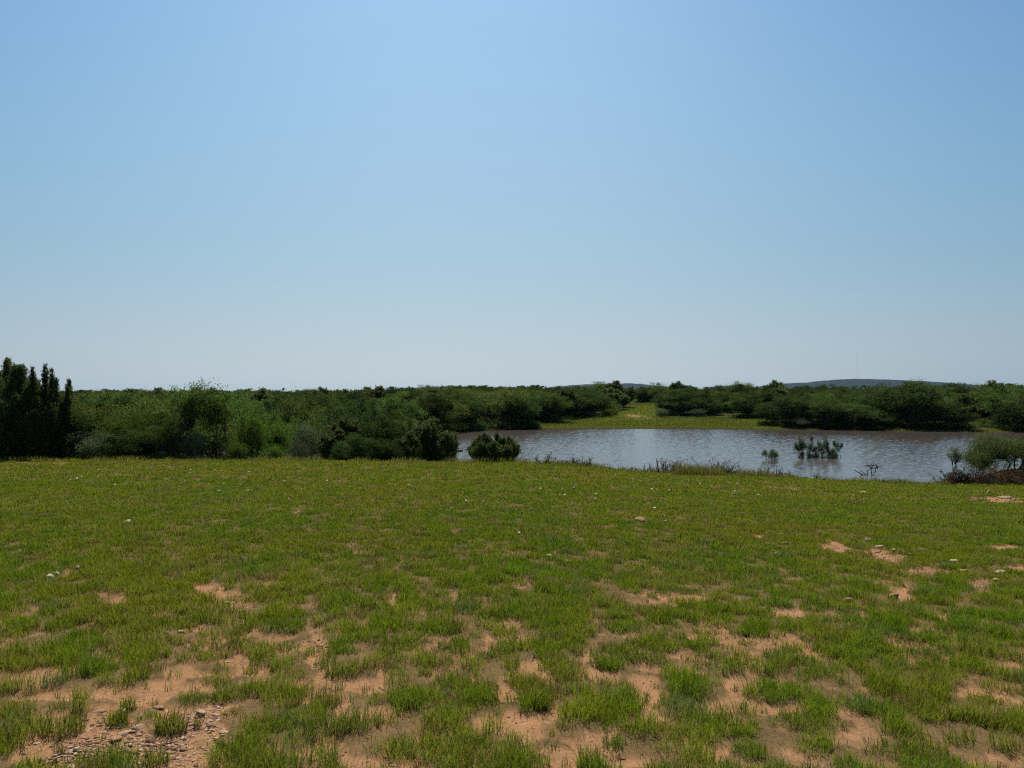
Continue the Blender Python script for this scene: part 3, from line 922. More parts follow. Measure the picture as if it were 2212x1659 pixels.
def leaves(P, size, rng, aspect=0.5, up=0.0, out=None):
    """small pointed leaf faces centred at P"""
    N = len(P)
    a = rng.normal(0, 1, (N, 3)); a[:, 2] += up
    if out is not None:
        a += out
    a /= np.linalg.norm(a, axis=1)[:, None]
    b = rng.normal(0, 1, (N, 3)); b -= a * np.sum(a * b, 1)[:, None]
    b /= np.maximum(np.linalg.norm(b, axis=1), 1e-6)[:, None]
    s = (size * np.exp(rng.normal(0, 0.3, N)))[:, None]
    V = np.stack([P - a * s, P + b * s * aspect - a * s * 0.1, P + a * s, P - b * s * aspect - a * s * 0.1], 1).reshape(-1, 3)
    return V, np.arange(N * 4).reshape(-1, 4)


def bend_path(p0, p1, rng, n=4, amp=0.12, sag=0.0):
    t = np.linspace(0, 1, n + 1)[:, None]
    L = np.linalg.norm(np.array(p1) - np.array(p0))
    P = np.array(p0) * (1 - t) + np.array(p1) * t
    P[1:-1] += rng.normal(0, amp * L * 0.5, (n - 1, 3))
    P[:, 2] += (np.sin(t[:, 0] * np.pi)) * sag * L
    return P


def crown_tree(seed, h, rx, base, nclump, sigma, nleaf, leaf, aspect=0.45, stems=3, up=0.3, shell=0.5, flat=0.65, lower=0.0, trunk_r=0.05, twigs=2):
    """leaf clumps carried on bent limbs; returns crown arrays and trunk arrays"""
    rng = np.random.default_rng(seed)
    C = []
    lobes = [(rng.uniform(0, 2 * np.pi), rng.uniform(0.25, 0.62), rng.uniform(-0.25, 0.35), rng.uniform(0.42, 0.66)) for _ in range(6)] + [(0, 0, 0.3, 0.7)]
    while len(C) < nclump:
        a, r, dz, rr = lobes[rng.integers(len(lobes))]
        v = rng.normal(0, 1, 3); v /= np.linalg.norm(v)
        v *= rr * (rng.uniform(shell, 1.0) ** 0.6)
        p = np.array([r * math.cos(a) + v[0], r * math.sin(a) + v[1], dz * 0.6 + v[2]])
        if np.hypot(p[0], p[1]) > 1.02 or p[2] > 1.0 or p[2] < -1:
            continue
        C.append(p)
    C = np.array(C)
    zmid = base + (h - base) * 0.5
    P = np.stack([C[:, 0] * rx, C[:, 1] * rx, zmid + C[:, 2] * (h - base) * 0.5], -1)
    if lower > 0:
        k = rng.uniform(0, 1, len(P)) < lower
        P[k, 2] = rng.uniform(0.05, base + 0.3, k.sum())
        P[k, :2] *= 0.95
    sg = sigma * np.exp(rng.normal(0, 0.25, len(P)))
    i = rng.integers(0, len(P), nclump * nleaf)
    off = np.clip(rng.normal(0, 1, (len(i), 3)), -1.7, 1.7) * np.array([1, 1, flat]) * sg[i][:, None]
    L = P[i] + off
    L[:, 2] = np.maximum(L[:, 2], 0.02)
    outw = L - np.array([0, 0, zmid * 0.8]); outw /= np.maximum(np.linalg.norm(outw, axis=1), 0.1)[:, None]
    crown = leaves(L, leaf, rng, aspect, up, outw * 0.5)
    segs, forks = [], []
    for k in range(stems):
        a = rng.uniform(0, 2 * np.pi)
        e = np.array([math.cos(a) * rx * rng.uniform(0.12, 0.4), math.sin(a) * rx * rng.uniform(0.12, 0.4), max(base, 0.25 * h) + rng.uniform(0.0, 0.22) * h])
        s = np.array([math.cos(a) * 0.05 * stems * 0.5, math.sin(a) * 0.05 * stems * 0.5, -0.12])
        path = bend_path(s, e, rng, 4, 0.16)
        rad = np.linspace(trunk_r, trunk_r * 0.6, 5)
        segs += [(path[j], path[j + 1], rad[j], rad[j + 1]) for j in range(4)]
        forks.append(e)
    forks = np.array(forks)
    for p in P:
        f = forks[np.argmin(np.linalg.norm((forks - p) * np.array([1, 1, 0.5]), axis=1) + rng.uniform(0, 0.3, len(forks)))]
        path = bend_path(f, p, rng, 3, 0.16, 0.06)
        rad = np.linspace(trunk_r * 0.42, trunk_r * 0.12, 4)
        segs += [(path[j], path[j + 1], rad[j], rad[j + 1]) for j in range(3)]
        for _ in range(twigs):
            segs.append((p, p + rng.normal(0, 1, 3) * sigma * 1.1, trunk_r * 0.12, trunk_r * 0.05))
    return crown, tubes(segs)


def juniper_tree(seed, h, spires, leaf=0.034, dens=1.0, fat=0.62):
    """upright leaders set with feathery side sprays; SPIRES: (x, y, top height, radius)"""
    rng = np.random.default_rng(seed)
    Ps, segs, outs = [], [], []
    for (sx, sy, top, rad) in spires:
        rr = [0.045, 0.035, 0.022, 0.005]
        path = np.array([(sx * 0.25, sy * 0.25, -0.1), (sx * 0.6, sy * 0.6, top * 0.2), (sx, sy, top * 0.5), (sx * 1.05 + rng.normal(0, 0.03), sy + rng.normal(0, 0.03), top * 0.96)])
        segs += [(path[k], path[k + 1], rr[k], rr[k + 1]) for k in range(3)]
        n = int(78 * dens * top * (0.5 + rad))
        u = rng.uniform(0.02, 1.0, n) ** 0.9
        zz = np.interp(u, [0, 0.2, 0.52, 1.0], path[:, 2])
        cx = np.interp(u, [0, 0.2, 0.52, 1.0], path[:, 0]); cy = np.interp(u, [0, 0.2, 0.52, 1.0], path[:, 1])
        ln = rad * (np.clip(1 - u, 0, 1) ** fat + 0.10) * np.minimum(np.exp(rng.normal(0, 0.42, n)), 1.6)
        a = rng.uniform(0, 2 * np.pi, n)
        up = rng.uniform(0.5, 1.5, n) + u * 1.3
        d = np.stack([np.cos(a), np.sin(a), up], -1)
        d /= np.linalg.norm(d, axis=1)[:, None]
        c = np.stack([cx, cy, zz], -1)
        m = np.maximum((ln * 150 * dens).astype(int), 5)
        k = np.repeat(np.arange(n), m)
        t = rng.uniform(0.15, 1.0, len(k)) ** 0.75
        P = c[k] + d[k] * (ln[k] * 1.25 * t)[:, None] + rng.normal(0, 1, (len(k), 3)) * (0.018 + 0.16 * ln[k] * (1.15 - t))[:, None]
        Ps.append(P); outs.append(d[k] * 1.6)
        for q in range(0, n, 5):
            segs.append((c[q], c[q] + d[q] * ln[q] * 0.9, 0.007, 0.003))
    P = np.concatenate(Ps); O = np.concatenate(outs)
    P[:, 2] = np.maximum(P[:, 2], 0.02)
    return leaves(P, leaf, rng, 0.36, 0.2, O), tubes(segs, 4)


def rand_spires(seed, h, n, r, rad):
    rng = np.random.default_rng(seed)
    out = [(0, 0, h, rad)]
    for _ in range(n - 1):
        a = rng.uniform(0, 2 * np.pi); q = math.sqrt(rng.uniform(0.08, 1))
        out.append((math.cos(a) * q * r, math.sin(a) * q * r, h * (1 - 0.36 * q * q) * rng.uniform(0.86, 0.99), rad * rng.uniform(0.75, 1.1)))
    return out


PROTO = {}


def proto(kind, crown, trunk, leaf_m, bark_m=None):
    cm = mesh_np('crown', crown[0], crown[1], mat=leaf_m)
    tm = mesh_np('trunk', trunk[0], trunk[1], mat=bark_m or M_BARK, smooth=True)
    V = crown[0]
    hh = float(np.percentile(V[:, 2], 99.8 if kind == 'tall_mesquite' else 99.95)); ww = float(np.percentile(np.abs(V[:, 0]), 97) + np.percentile(np.abs(V[:, 1]), 97))
    PROTO.setdefault(kind, []).append((cm, tm, hh, ww))


for v in range(3):
    proto('mesquite', *crown_tree(100 + v, 3.0, 1.5, 0.22, 95, 0.165, 180, 0.034, 0.36, stems=3 + v % 2, lower=0.30, shell=0.35), M_MESQ)
    proto('oak', *crown_tree(200 + v, 3.0, 1.6, 0.10, 130, 0.165, 190, 0.040, 0.5, stems=4, lower=0.32, shell=0.55, up=0.2), M_DENSE)
    proto('juniper', *juniper_tree(300 + v, 2.4, rand_spires(310 + v, 2.4, 14 + 2 * v, 1.0, 0.52), 0.046, 0.9, 0.40), M_JUN)
    proto('willow', *crown_tree(400 + v, 2.4, 1.2, 0.15, 100, 0.17, 120, 0.034, 0.32, stems=5, lower=0.2, shell=0.3, up=0.6), M_WILLOW)
    proto('olive', *crown_tree(500 + v, 3.0, 1.6, 0.25, 105, 0.19, 130, 0.036, 0.4, stems=3, lower=0.25, shell=0.35), M_OLIVE)
    proto('grey', *crown_tree(600 + v, 1.5, 0.9, 0.1, 60, 0.13, 110, 0.026, 0.34, stems=5, lower=0.15, shell=0.3, up=0.7, trunk_r=0.02), M_GREY)
# tall, open crowned mesquites with bare lower trunks
M_TALL = leaf_mat('tall_mesquite_leaf', (0.0422, 0.0790, 0.0166), (0.1055, 0.1600, 0.0332), 0.45, 1.8, gloss=0.006)
proto('tall_mesquite', *crown_tree(701, 3.0, 0.85, 0.85, 72, 0.13, 120, 0.034, 0.36, stems=2, shell=0.3, trunk_r=0.026, twigs=1), M_TALL)
proto('tall_mesquite', *crown_tree(702, 3.0, 0.80, 0.75, 64, 0.15, 120, 0.034, 0.36, stems=3, shell=0.3, trunk_r=0.026, twigs=1), M_TALL)
proto('tall_mesquite', *crown_tree(703, 3.0, 1.00, 1.2, 36, 0.13, 80, 0.034, 0.36, stems=3, shell=0.3, trunk_r=0.035), M_TALL)

NAMES = {'mesquite': 'mesquite_tree', 'oak': 'oak_tree', 'juniper': 'juniper_tree', 'willow': 'willow_bush', 'olive': 'thorn_tree', 'grey': 'grey_shrub', 'tall_mesquite': 'mesquite_tree'}
CATS = {'mesquite': 'tree', 'oak': 'tree', 'juniper': 'tree', 'willow': 'bush', 'olive': 'tree', 'grey': 'shrub', 'tall_mesquite': 'tree'}
trng = random.Random(77)
N_TREES = 0


def plant(kind, x, y, h, w, label, group=None, variant=None, z=None, rot=None, name=None, cat=None):
    global N_TREES
    N_TREES += 1
    vs_ = PROTO[kind]
    cm, tm, hh, ww = vs_[(variant if variant is not None else trng.randrange(len(vs_))) % len(vs_)]
    r = bpy.data.objects.new(name or NAMES[kind], None)
    COL.objects.link(r)
    r.empty_display_size = 0.3
    r.location = (x, y, (gz(x, y) if z is None else z) - 0.03)
    r.rotation_euler = (0, 0, rot if rot is not None else trng.uniform(0, 6.28))
    r.scale = (w / ww, w / ww, h / hh)
    add_obj('crown', cm, r)
    add_obj('trunk', tm, r)
    setp(r, label, cat or CATS[kind], group)
    return r


def at(kind, px, dist, top, wpx, label, group=None, variant=None, z=None, **kw):
    """a plant at picture column PX and DIST metres whose top reaches row TOP and whose crown is WPX wide"""
    x = (px - 512) / F * dist
    zb = gz(x, dist) if z is None else z
    h = CAM + (HZ - top) / F * dist - zb
    if kind in ('oak', 'mesquite', 'juniper', 'olive'):
        wpx *= 1.25
    return plant(kind, x, dist, max(h, 0.2), wpx / F * dist, label, group, variant, zb, **kw)


# the big junipers at the left edge, built spire by spire
def spire_tree(px0, dist, tips, label, seed, rad, dens=1.6, fill=None, fat=0.8):
    x0 = (px0 - 512) / F * dist
    zb = gz(x0, dist)
    rng = np.random.default_rng(seed)
    sp = []
    for k, (px, top) in enumerate(tips):
        sp.append(((px - px0) / F * dist, rng.uniform(-0.45, 0.45), CAM + (HZ - top) / F * dist - zb, rad * rng.uniform(0.8, 1.15)))
    for px, top in (fill or []):
        sp.append(((px - px0) / F * dist, rng.uniform(-0.9, 0.7), CAM + (HZ - top) / F * dist - zb, rad * rng.uniform(1.1, 1.5)))
    c, t = juniper_tree(seed, 3.0, sp, 0.025, dens, fat)
    r = bpy.data.objects.new('juniper_tree', None); COL.objects.link(r)
    r.location = (x0, dist, zb)
    add_obj('crown', mesh_np('crown', c[0], c[1], mat=M_JUN), r)
    add_obj('trunk', mesh_np('trunk', t[0], t[1], mat=M_BARK, smooth=True), r)
    setp(r, label, 'tree')


spire_tree(8, 26.4, [(-34, 366), (-22, 360), (-9, 354), (3.2, 355.5), (10.4, 356.5), (16, 371), (21.5, 363.5), (29.5, 364.5), (34, 378), (24, 386), (12, 384), (-2, 380), (-14, 382), (-30, 390)],
           'tall dense dark juniper with blunt spires filling the left edge', 901, 0.62, 1.35,
           [(-36, 384), (-27, 378), (-15, 376), (-6, 372), (1, 374), (7, 371), (13, 378), (18, 384), (26, 380), (33, 388), (38, 396), (4, 396), (-20, 398), (20, 402)])
spire_tree(43, 26.0, [(38.8, 364.5), (44.4, 361.5), (47.5, 377), (35, 385), (52.9, 366), (58.6, 376), (61.8, 377), (66.5, 384.5), (56, 392), (44, 394)],
           'open juniper with thin separate spires right of the dense one', 903, 0.36, 1.3, [(40, 392), (47, 396), (53, 398), (60, 402), (36, 398), (64, 408), (50, 410)])

G_LEFT = 'trees and bushes along the near left bank'
at('oak', 62, 27.0, 402, 56, 'dark rounded bush under the thin juniper spires', G_LEFT, 0)
at('olive', 88, 28.5, 402, 50, 'dull olive thorny tree right of the juniper spires', G_LEFT, 0)
at('grey', 92, 25.8, 430, 46, 'low greyish leafless-looking brush at the foot of the olive tree on the left', G_LEFT, 1)
at('willow', 122, 27.2, 408, 44, 'yellow green bush left of the two tall mesquites', G_LEFT, 0)
at('olive', 146, 29.0, 389, 52, 'feathery yellowish tree standing left of the two tall mesquites', G_LEFT, 1)
at('tall_mesquite', 184, 26.4, 381, 34, 'left one of the two tall mesquites with bare forked trunk', G_LEFT, 0, rot=0.4)
at('tall_mesquite', 217, 26.6, 381, 34, 'right one of the two tall mesquites with straight dark trunk', G_LEFT, 1, rot=1.9)
at('mesquite', 166, 26.0, 418, 40, 'low mesquite scrub under the left tall mesquite', G_LEFT, 2)
at('olive', 205, 31.0, 412, 56, 'dark bush behind the trunks of the two tall mesquites', G_LEFT, 2)
at('grey', 196, 26.2, 430, 34, 'grey twiggy shrub at the foot of the two tall mesquites', G_LEFT, 0)
at('willow', 251, 29.5, 407, 40, 'bright green bush right of the two tall mesquites', G_LEFT, 1)
at('willow', 274, 31.0, 411, 34, 'bright green bush nearest to the narrow gap of water on the left', G_LEFT, 2)
at('willow', 240, 26.2, 440, 24, 'small yellow green bush at the grass edge right of the tall mesquites', G_LEFT, 0)
at('willow', 278, 26.0, 443, 20, 'small yellow green bush at the grass edge left of the water gap', G_LEFT, 1)
at('oak', 130, 26.0, 428, 40, 'dark low bush in front of the feathery yellowish tree', G_LEFT, 1)
at('grey', 312, 32.5, 421, 42, 'grey green shrub above the narrow gap of water', G_LEFT, 2)
at('juniper', 344, 30.0, 417, 36, 'leftmost dark juniper of the clump right of the water gap', G_LEFT, 0)
at('oak', 374, 30.5, 412, 34, 'broad dark tree in the middle of the clump left of the pond', G_LEFT, 2)
at('mesquite', 400, 31.5, 408, 32, 'lighter green bush between the dark trees left of the pond', G_LEFT, 2)
at('oak', 358, 27.5, 432, 34, 'low dark bush in front of the juniper clump left of the pond', G_LEFT, 0)
at('juniper', 431, 29.0, 418, 34, 'dark pointed juniper at the left end of the open water', G_LEFT, 1)
at('willow', 449, 30.0, 433, 14, 'small yellow green bush leaning over the water from the dark juniper', G_LEFT, 1)
at('juniper', 410, 28.0, 432, 22, 'low juniper between the lighter green bush and the pointed juniper', G_LEFT, 2)
spire_tree(494, 25.0, [(470.7, 446), (474.8, 441), (478.4, 438), (480.8, 435), (484.5, 431.5), (487, 434.5), (490, 436), (497, 432.5), (500, 437), (504, 436.5), (507, 441), (510.5, 436.5), (513, 442), (516.5, 445)],
           'low spreading juniper alone on the near bank in front of the pond', 907, 0.26, 1.7, [(476, 447), (483, 443), (489, 444), (495, 440), (501, 443), (506, 446), (511, 447), (492, 448), (498, 450)])

for k, (kd, px, d, top, w, lab) in enumerate([
        ('mesquite', 246, 40, 392, 38, 'rounded green tree behind the bright green bush right of the tall mesquites'),
        ('oak', 276, 46, 390.5, 36, 'dark rounded tree crown behind the bright bush nearest the water gap'),
        ('olive', 306, 44, 395, 40, 'olive tree crown standing over the narrow gap of water'),
        ('mesquite', 338, 50, 391, 40, 'light green crown above the leftmost dark juniper of the clump'),
        ('oak', 366, 46, 396, 38, 'dark crown right behind the broad dark tree left of the pond'),
        ('mesquite', 396, 56, 390.5, 38, 'tall light green crown above the lighter green bush left of the pond'),
        ('oak', 424, 60, 392, 38, 'dark crown behind the pointed juniper at the left end of the pond'),
        ('olive', 444, 63, 394, 34, 'olive crown left of the dark tree at the far left corner of the pond'),
        ('oak', 112, 40, 393, 36, 'dark crown between the thin juniper spires and the feathery yellowish tree'),
        ('mesquite', 92, 44, 394, 34, 'green crown just right of the thin juniper spires'),
        ('juniper', 262, 58, 388.5, 22, 'dark juniper top on the skyline right of the two tall mesquites'),
        ('juniper', 322, 64, 388, 20, 'dark juniper top on the skyline over the water gap'),
        ('juniper', 379, 70, 386.5, 26, 'broad dark juniper top highest on the skyline left of the pond'),
        ('oak', 352, 62, 389, 28, 'dark crown on the skyline left of the broad juniper top')]):
    at(kd, px, d, top, w, lab, 'taller trees in the wood left of the pond')
at('grey', 297, 27.4, 438, 26, 'twiggy grey shrub half hiding the narrow gap of water on the left', G_LEFT, 0)
at('oak', 388, 27.6, 437, 24, 'low dark bush closing the gap in the clump left of the pond', G_LEFT, 1)
at('mesquite', 300, 33.5, 414, 40, 'mid green tree rising behind the narrow gap of water on the left', G_LEFT, 0)
at('oak', 332, 35.0, 409, 44, 'dark round tree behind the leftmost dark juniper of the clump', G_LEFT, 2)
G_SHORE = 'trees standing along the far shore'
far_list = [
    ('oak', 462, 66, 396, 34, 'dark tree at the far left corner of the pond'),
    ('olive', 497, 69.5, 388, 46, 'big round olive tree overhanging the far left shore'),
    ('oak', 523, 69.8, 396, 34, 'dark bush at the shore right of the big round olive tree'),
    ('mesquite', 546, 76, 393, 34, 'mid green tree right of the dark bush on the far left shore'),
    ('juniper', 565, 80, 388, 26, 'dark narrow juniper behind the left end of the grassy bank'),
    ('oak', 590, 83.5, 391, 40, 'largest dark tree left of the grassy trail'),
    ('willow', 607, 88, 396, 22, 'bright green bush at the top right of the largest dark tree by the trail'),
    ('olive', 611, 86, 408, 11, 'small brownish bush on the left edge of the trail'),
    ('juniper', 616, 102, 381, 22, 'juniper group with two sharp spires at the top of the trail'),
    ('grey', 617, 92, 403, 10, 'small round shrub on the left side of the trail'),
    ('mesquite', 600, 104, 381, 28, 'feathery tree crown rising over the bank left of the trail'),
    ('mesquite', 664, 120, 382, 20, 'feathery tree at the head of the trail'),
    ('oak', 680, 86, 392, 34, 'broad dark bush on the right side of the trail'),
    ('grey', 660, 83.5, 408, 16, 'blue grey shrub at the foot of the broad dark bush by the trail'),
    ('mesquite', 674, 93, 388, 24, 'lighter green tree crown over the broad dark bush by the trail'),
    ('oak', 697, 88, 386, 34, 'dark tree right of the broad bush by the trail'),
    ('grey', 696, 83, 408, 17, 'round blue grey shrub alone on the grassy far bank'),
    ('juniper', 678, 106, 381.5, 20, 'dark juniper top standing out above the broad bush by the trail'),
    ('mesquite', 714, 86, 397, 22, 'small light tree right of the round blue grey shrub'),
    ('tall_mesquite', 735, 81, 399, 17, 'little tree with a bare trunk on the grassy far bank'),
    ('oak', 732, 96, 384, 36, 'dark tree behind the little bare trunked tree'),
    ('olive', 738, 110, 380.5, 26, 'feathery olive crown on the skyline above the little bare trunked tree'),
    ('oak', 760, 80, 390, 36, 'dark tree at the right end of the grassy far bank'),
    ('juniper', 775, 92, 380.5, 22, 'round topped dark juniper on the skyline left of the mesa'),
    ('oak', 784, 70.5, 396, 36, 'dark bush at the shore right of the grassy far bank'),
    ('mesquite', 806, 69.5, 396, 32, 'mid green shore tree above the drowned shrubs'),
    ('grey', 797, 68.0, 416, 26, 'low grey brush at the waterline right of the grassy far bank'),
    ('oak', 828, 68.5, 402, 32, 'dark low shore tree just right of the drowned shrubs'),
    ('mesquite', 850, 67.6, 402, 34, 'greyer shore tree left of the biggest dark shore tree'),
    ('oak', 896, 68.5, 382, 58, 'biggest dark round tree on the far right shore'),
    ('olive', 918, 80, 376.5, 30, 'thin feathery crown poking highest over the far right shore'),
    ('willow', 926, 66.3, 401, 26, 'lighter green rounded tree right of the biggest dark shore tree'),
    ('oak', 874, 66.6, 410, 30, 'dark low bush at the foot of the biggest shore tree'),
    ('oak', 949, 65.2, 402, 32, 'dark bush with a sheer edge at the grassy gap on the right shore'),
    ('oak', 978, 72, 392, 42, 'dark tree behind the grassy gap on the right shore'),
    ('juniper', 992, 76, 381, 28, 'dark juniper on the skyline right of the grassy gap'),
    ('mesquite', 1012, 66, 384, 40, 'green tree at the right edge behind the bank bush'),
    ('oak', 1036, 62.5, 394, 44, 'dark shore tree cut by the right edge of the picture'),
    ('oak', 908, 78, 380.5, 34, 'dark tree just right of the end of the mesa on the skyline'),
    ('mesquite', 938, 82, 381.5, 34, 'green skyline tree above the dark bush with a sheer edge'),
    ('oak', 962, 84, 382, 36, 'dark skyline tree above the grassy gap on the right shore'),
    ('mesquite', 1000, 80, 381.5, 34, 'green skyline tree near the right edge behind the dark juniper'),
    ('olive', 966, 66.5, 420, 16, 'small brown bush in the grassy gap on the right shore'),
]
for k, px, d, top, w, lab in far_list:
    at(k, px, d, top, w, lab, G_SHORE)

# the scrub behind: individual trees, thinning into one far mass
placed = []


def scatter(n, pxa, pxb, d0, d1, hmin, hmax, kinds, zone, minsep=1.25):
    c = 0
    tries = 0
    while c < n and tries < n * 40:
        tries += 1
        px = trng.uniform(pxa, pxb); d = math.sqrt(trng.uniform(d0 * d0, d1 * d1))
        x = (px - 512) / F * d
        if float(pond_sd(np.array([x]), np.array([d]))[0]) < (1.2 if px > 790 else 3.0):
            continue
        if float(trail_u(np.array([x]), np.array([d]))[0]) < (2.3 if d < 95 else 1.9) and d < 125:
            continue
        if d < 89 and 556 < px < 772:
            continue
        if any((x - a) ** 2 + (d - b) ** 2 < minsep ** 2 for a, b in placed):
            continue
        placed.append((x, d))
        k = trng.choice(kinds)
        h = trng.uniform(hmin, hmax) * (1.0 if k != 'willow' else 0.8)
        word = {'mesquite': 'feathery green mesquite', 'oak': 'dark rounded scrub oak', 'juniper': 'dark pointed juniper', 'willow': 'bright green bush', 'olive': 'olive coloured thorn tree'}[k]
        plant(k, x, d, h, h * trng.uniform(1.1, 1.6), '%s in the %s' % (word, zone), '%ss in the %s' % (word, zone))
        c += 1


Z1 = 'scrub behind the near left bank, left of the pond'
Z2 = 'wood behind the far shore, left of the trail'
Z3 = 'wood behind the far shore, right of the trail'
KM = ['mesquite', 'mesquite', 'oak', 'olive', 'willow', 'mesquite', 'juniper', 'oak']
KD = ['oak', 'oak', 'juniper', 'mesquite', 'mesquite', 'oak', 'olive']
KJ = ['juniper', 'juniper', 'oak', 'mesquite', 'oak']
scatter(34, 225, 440, 28.5, 37, 1.6, 2.1, KM, Z1, 1.0)
scatter(26, 30, 300, 29, 42, 1.8, 2.4, KM, Z1, 1.1)
scatter(40, 40, 450, 40, 60, 2.0, 2.7, KM, Z1)
scatter(52, 50, 480, 56, 90, 2.2, 2.9, KM, Z1)
scatter(46, 60, 520, 85, 150, 2.3, 3.0, KJ, Z1, 1.8)
scatter(50, 430, 625, 72, 105, 2.2, 2.9, KD, Z2)
scatter(38, 430, 660, 105, 160, 2.2, 2.9, KJ, Z2, 1.8)
scatter(80, 645, 1075, 68, 100, 1.9, 2.6, KD, Z3)
scatter(60, 640, 1075, 98, 160, 2.0, 2.7, KJ, Z3, 1.8)
scatter(20, -330, -40, 26, 55, 2.0, 3.0, ['oak', 'mesquite', 'juniper', 'oak'], 'scrub beyond the left edge of the field', 1.8)
scatter(14, 1075, 1320, 64, 100, 2.0, 2.8, KD, 'wood beyond the right end of the pond', 1.8)
print('TREES', N_TREES)


def make_scrub_mass():
    rng = np.random.default_rng(55)
    n = 5000
    d = np.exp(rng.uniform(math.log(150), math.log(1900), n))
    t = rng.uniform(-1.15, 1.15, n)
    x = t * d; z = ground(x, d)
    h = rng.uniform(2.0, 3.2, n) * np.where(d > 400, 1.15, 1.0)
    r = h * rng.uniform(0.5, 0.8, n) * np.where(d > 400, 1.6, 1.0)
    k = 46
    i = np.repeat(np.arange(n), k)
    v = rng.normal(0, 1, (n * k, 3)); v /= np.linalg.norm(v, axis=1)[:, None]
    v *= rng.uniform(0.5, 1.0, n * k)[:, None]
    P = np.stack([x[i] + v[:, 0] * r[i], d[i] + v[:, 1] * r[i], z[i] + h[i] * (0.5 + 0.5 * v[:, 2])], -1)
    V, Q = leaves(P, 0.36, rng, 0.55, 0.3)
    m = mesh_np('far_scrub', V, Q, mat=M_SCRUB)
    setp(add_obj('far_scrub', m), 'distant dark scrub fading out to the horizon', 'scrub', kind='stuff')


make_scrub_mass()

# ------------------------------------------------------------------ drowned shrubs, dead wood and floating things in the pond
def water_at(px, py):
    d = (CAM - WL) * F / (py - HZ)
    return (px - 512) / F * d, d


def drowned(px, py, sprigs, label, seed):
    """stems leaving the water, each carrying an upright tuft of leaves. SPRIGS: (px, row of top, row of lowest leaf, width px)"""
    x0, d = water_at(px, py)
    rng = np.random.default_rng(seed)
    segs, Ps = [], []
    for spx, top, low, w in sprigs:
        sx = (spx - px) / F * d
        zt = CAM + (HZ - top) / F * d - WL; zl = CAM + (HZ - low) / F * d - WL
        dy = rng.uniform(-0.25, 0.25)
        path = bend_path((sx * 0.55, dy * 0.5, -0.4), (sx, dy, zt * 0.9), rng, 4, 0.07)
        rr = np.linspace(0.014, 0.005, 5)
        segs += [(path[j], path[j + 1], rr[j], rr[j + 1]) for j in range(4)]
        for _ in range(3):
            b = path[rng.integers(2, 4)]
            segs.append((b, b + np.array([rng.normal(0, 0.12), rng.normal(0, 0.1), rng.uniform(0.05, 0.2)]), 0.006, 0.003))
        wm = w / F * d
        nc = 9
        for _ in range(nc):
            u = rng.uniform(0, 1)
            c = np.array([sx + rng.normal(0, 0.3) * wm * (1.15 - u * 0.7), dy + rng.normal(0, 0.3) * wm, zl + (zt - zl) * u])
            m = int(max(26, 300 * wm))
            Ps.append(c + rng.normal(0, 1, (m, 3)) * np.array([0.16, 0.16, 0.24]) * wm)
    P = np.concatenate(Ps); P[:, 2] = np.maximum(P[:, 2], 0.015)
    c = leaves(P, 0.024, rng, 0.34, 0.9)
    t = tubes(segs)
    r = bpy.data.objects.new('drowned_shrub', None); COL.objects.link(r); r.location = (x0, d, WL)
    add_obj('crown', mesh_np('crown', c[0], c[1], mat=M_GREY), r)
    add_obj('trunk', mesh_np('trunk', t[0], t[1], mat=M_BARK, smooth=True), r)
    setp(r, label, 'shrub', 'half drowned shrubs in the pond')


drowned(770, 459.5, [(764.5, 450.5, 457, 5), (769, 450, 457, 6), (773, 451.5, 458, 6), (776.5, 453, 458, 5)], 'small round half drowned shrub standing apart on the left', 1)
drowned(803, 457.5, [(795.5, 444, 451, 6), (799.5, 439.5, 450, 7), (803, 442.5, 450, 7), (801, 445, 449, 6), (802, 453, 457, 5)], 'dark leaning half drowned shrub with a stick beside it', 2)
drowned(809, 457, [(808, 445, 452, 6), (810, 445, 453, 5), (809, 453, 457, 5)], 'short rounded half drowned shrub between the leaning and the tallest one', 3)
drowned(821, 457.8, [(813, 437, 444, 3.4), (815, 447, 453, 5), (818, 442, 450, 5), (823, 436, 447, 6), (826.5, 440.5, 448, 5), (820, 448, 453, 6), (817, 453.5, 457, 5), (824, 452, 458, 5)], 'tallest half drowned shrub in the middle of the flooded clump', 4)
drowned(829.5, 458, [(828, 446, 454, 5.5), (831, 448.5, 456, 5), (830, 453, 458, 4)], 'low half drowned shrub touching the tallest one on its right', 5)
drowned(836, 457.8, [(834.5, 441.5, 448, 3.4), (838.5, 444, 452, 6), (840, 443, 449, 3.2), (835.5, 454, 458, 5)], 'slim half drowned shrub at the right end of the flooded clump', 6)


M_WEED = rough_mat('weed_stem', (0.035, 0.025, 0.022), (0.075, 0.055, 0.048), 30)


def dead_brush(name, x, y, z, segs, label, cat, group=None, leafP=None, lmat=None, lsize=0.02):
    r = bpy.data.objects.new(name, None) if leafP is not None else None
    V, Q = tubes(segs, 4)
    if r is None:
        o = add_obj(name, mesh_np(name, V, Q, mat=M_DEADWOOD), loc=(x, y, z))
        setp(o, label, cat, group)
        return o
    COL.objects.link(r); r.location = (x, y, z)
    add_obj('stems', mesh_np('stems', V, Q, mat=M_WEED), r)
    L = leaves(leafP, lsize, np.random.default_rng(3), 0.4, 0.4)
    add_obj('leaves', mesh_np('leaves', L[0], L[1], mat=lmat), r)
    setp(r, label, cat, group)
    return r


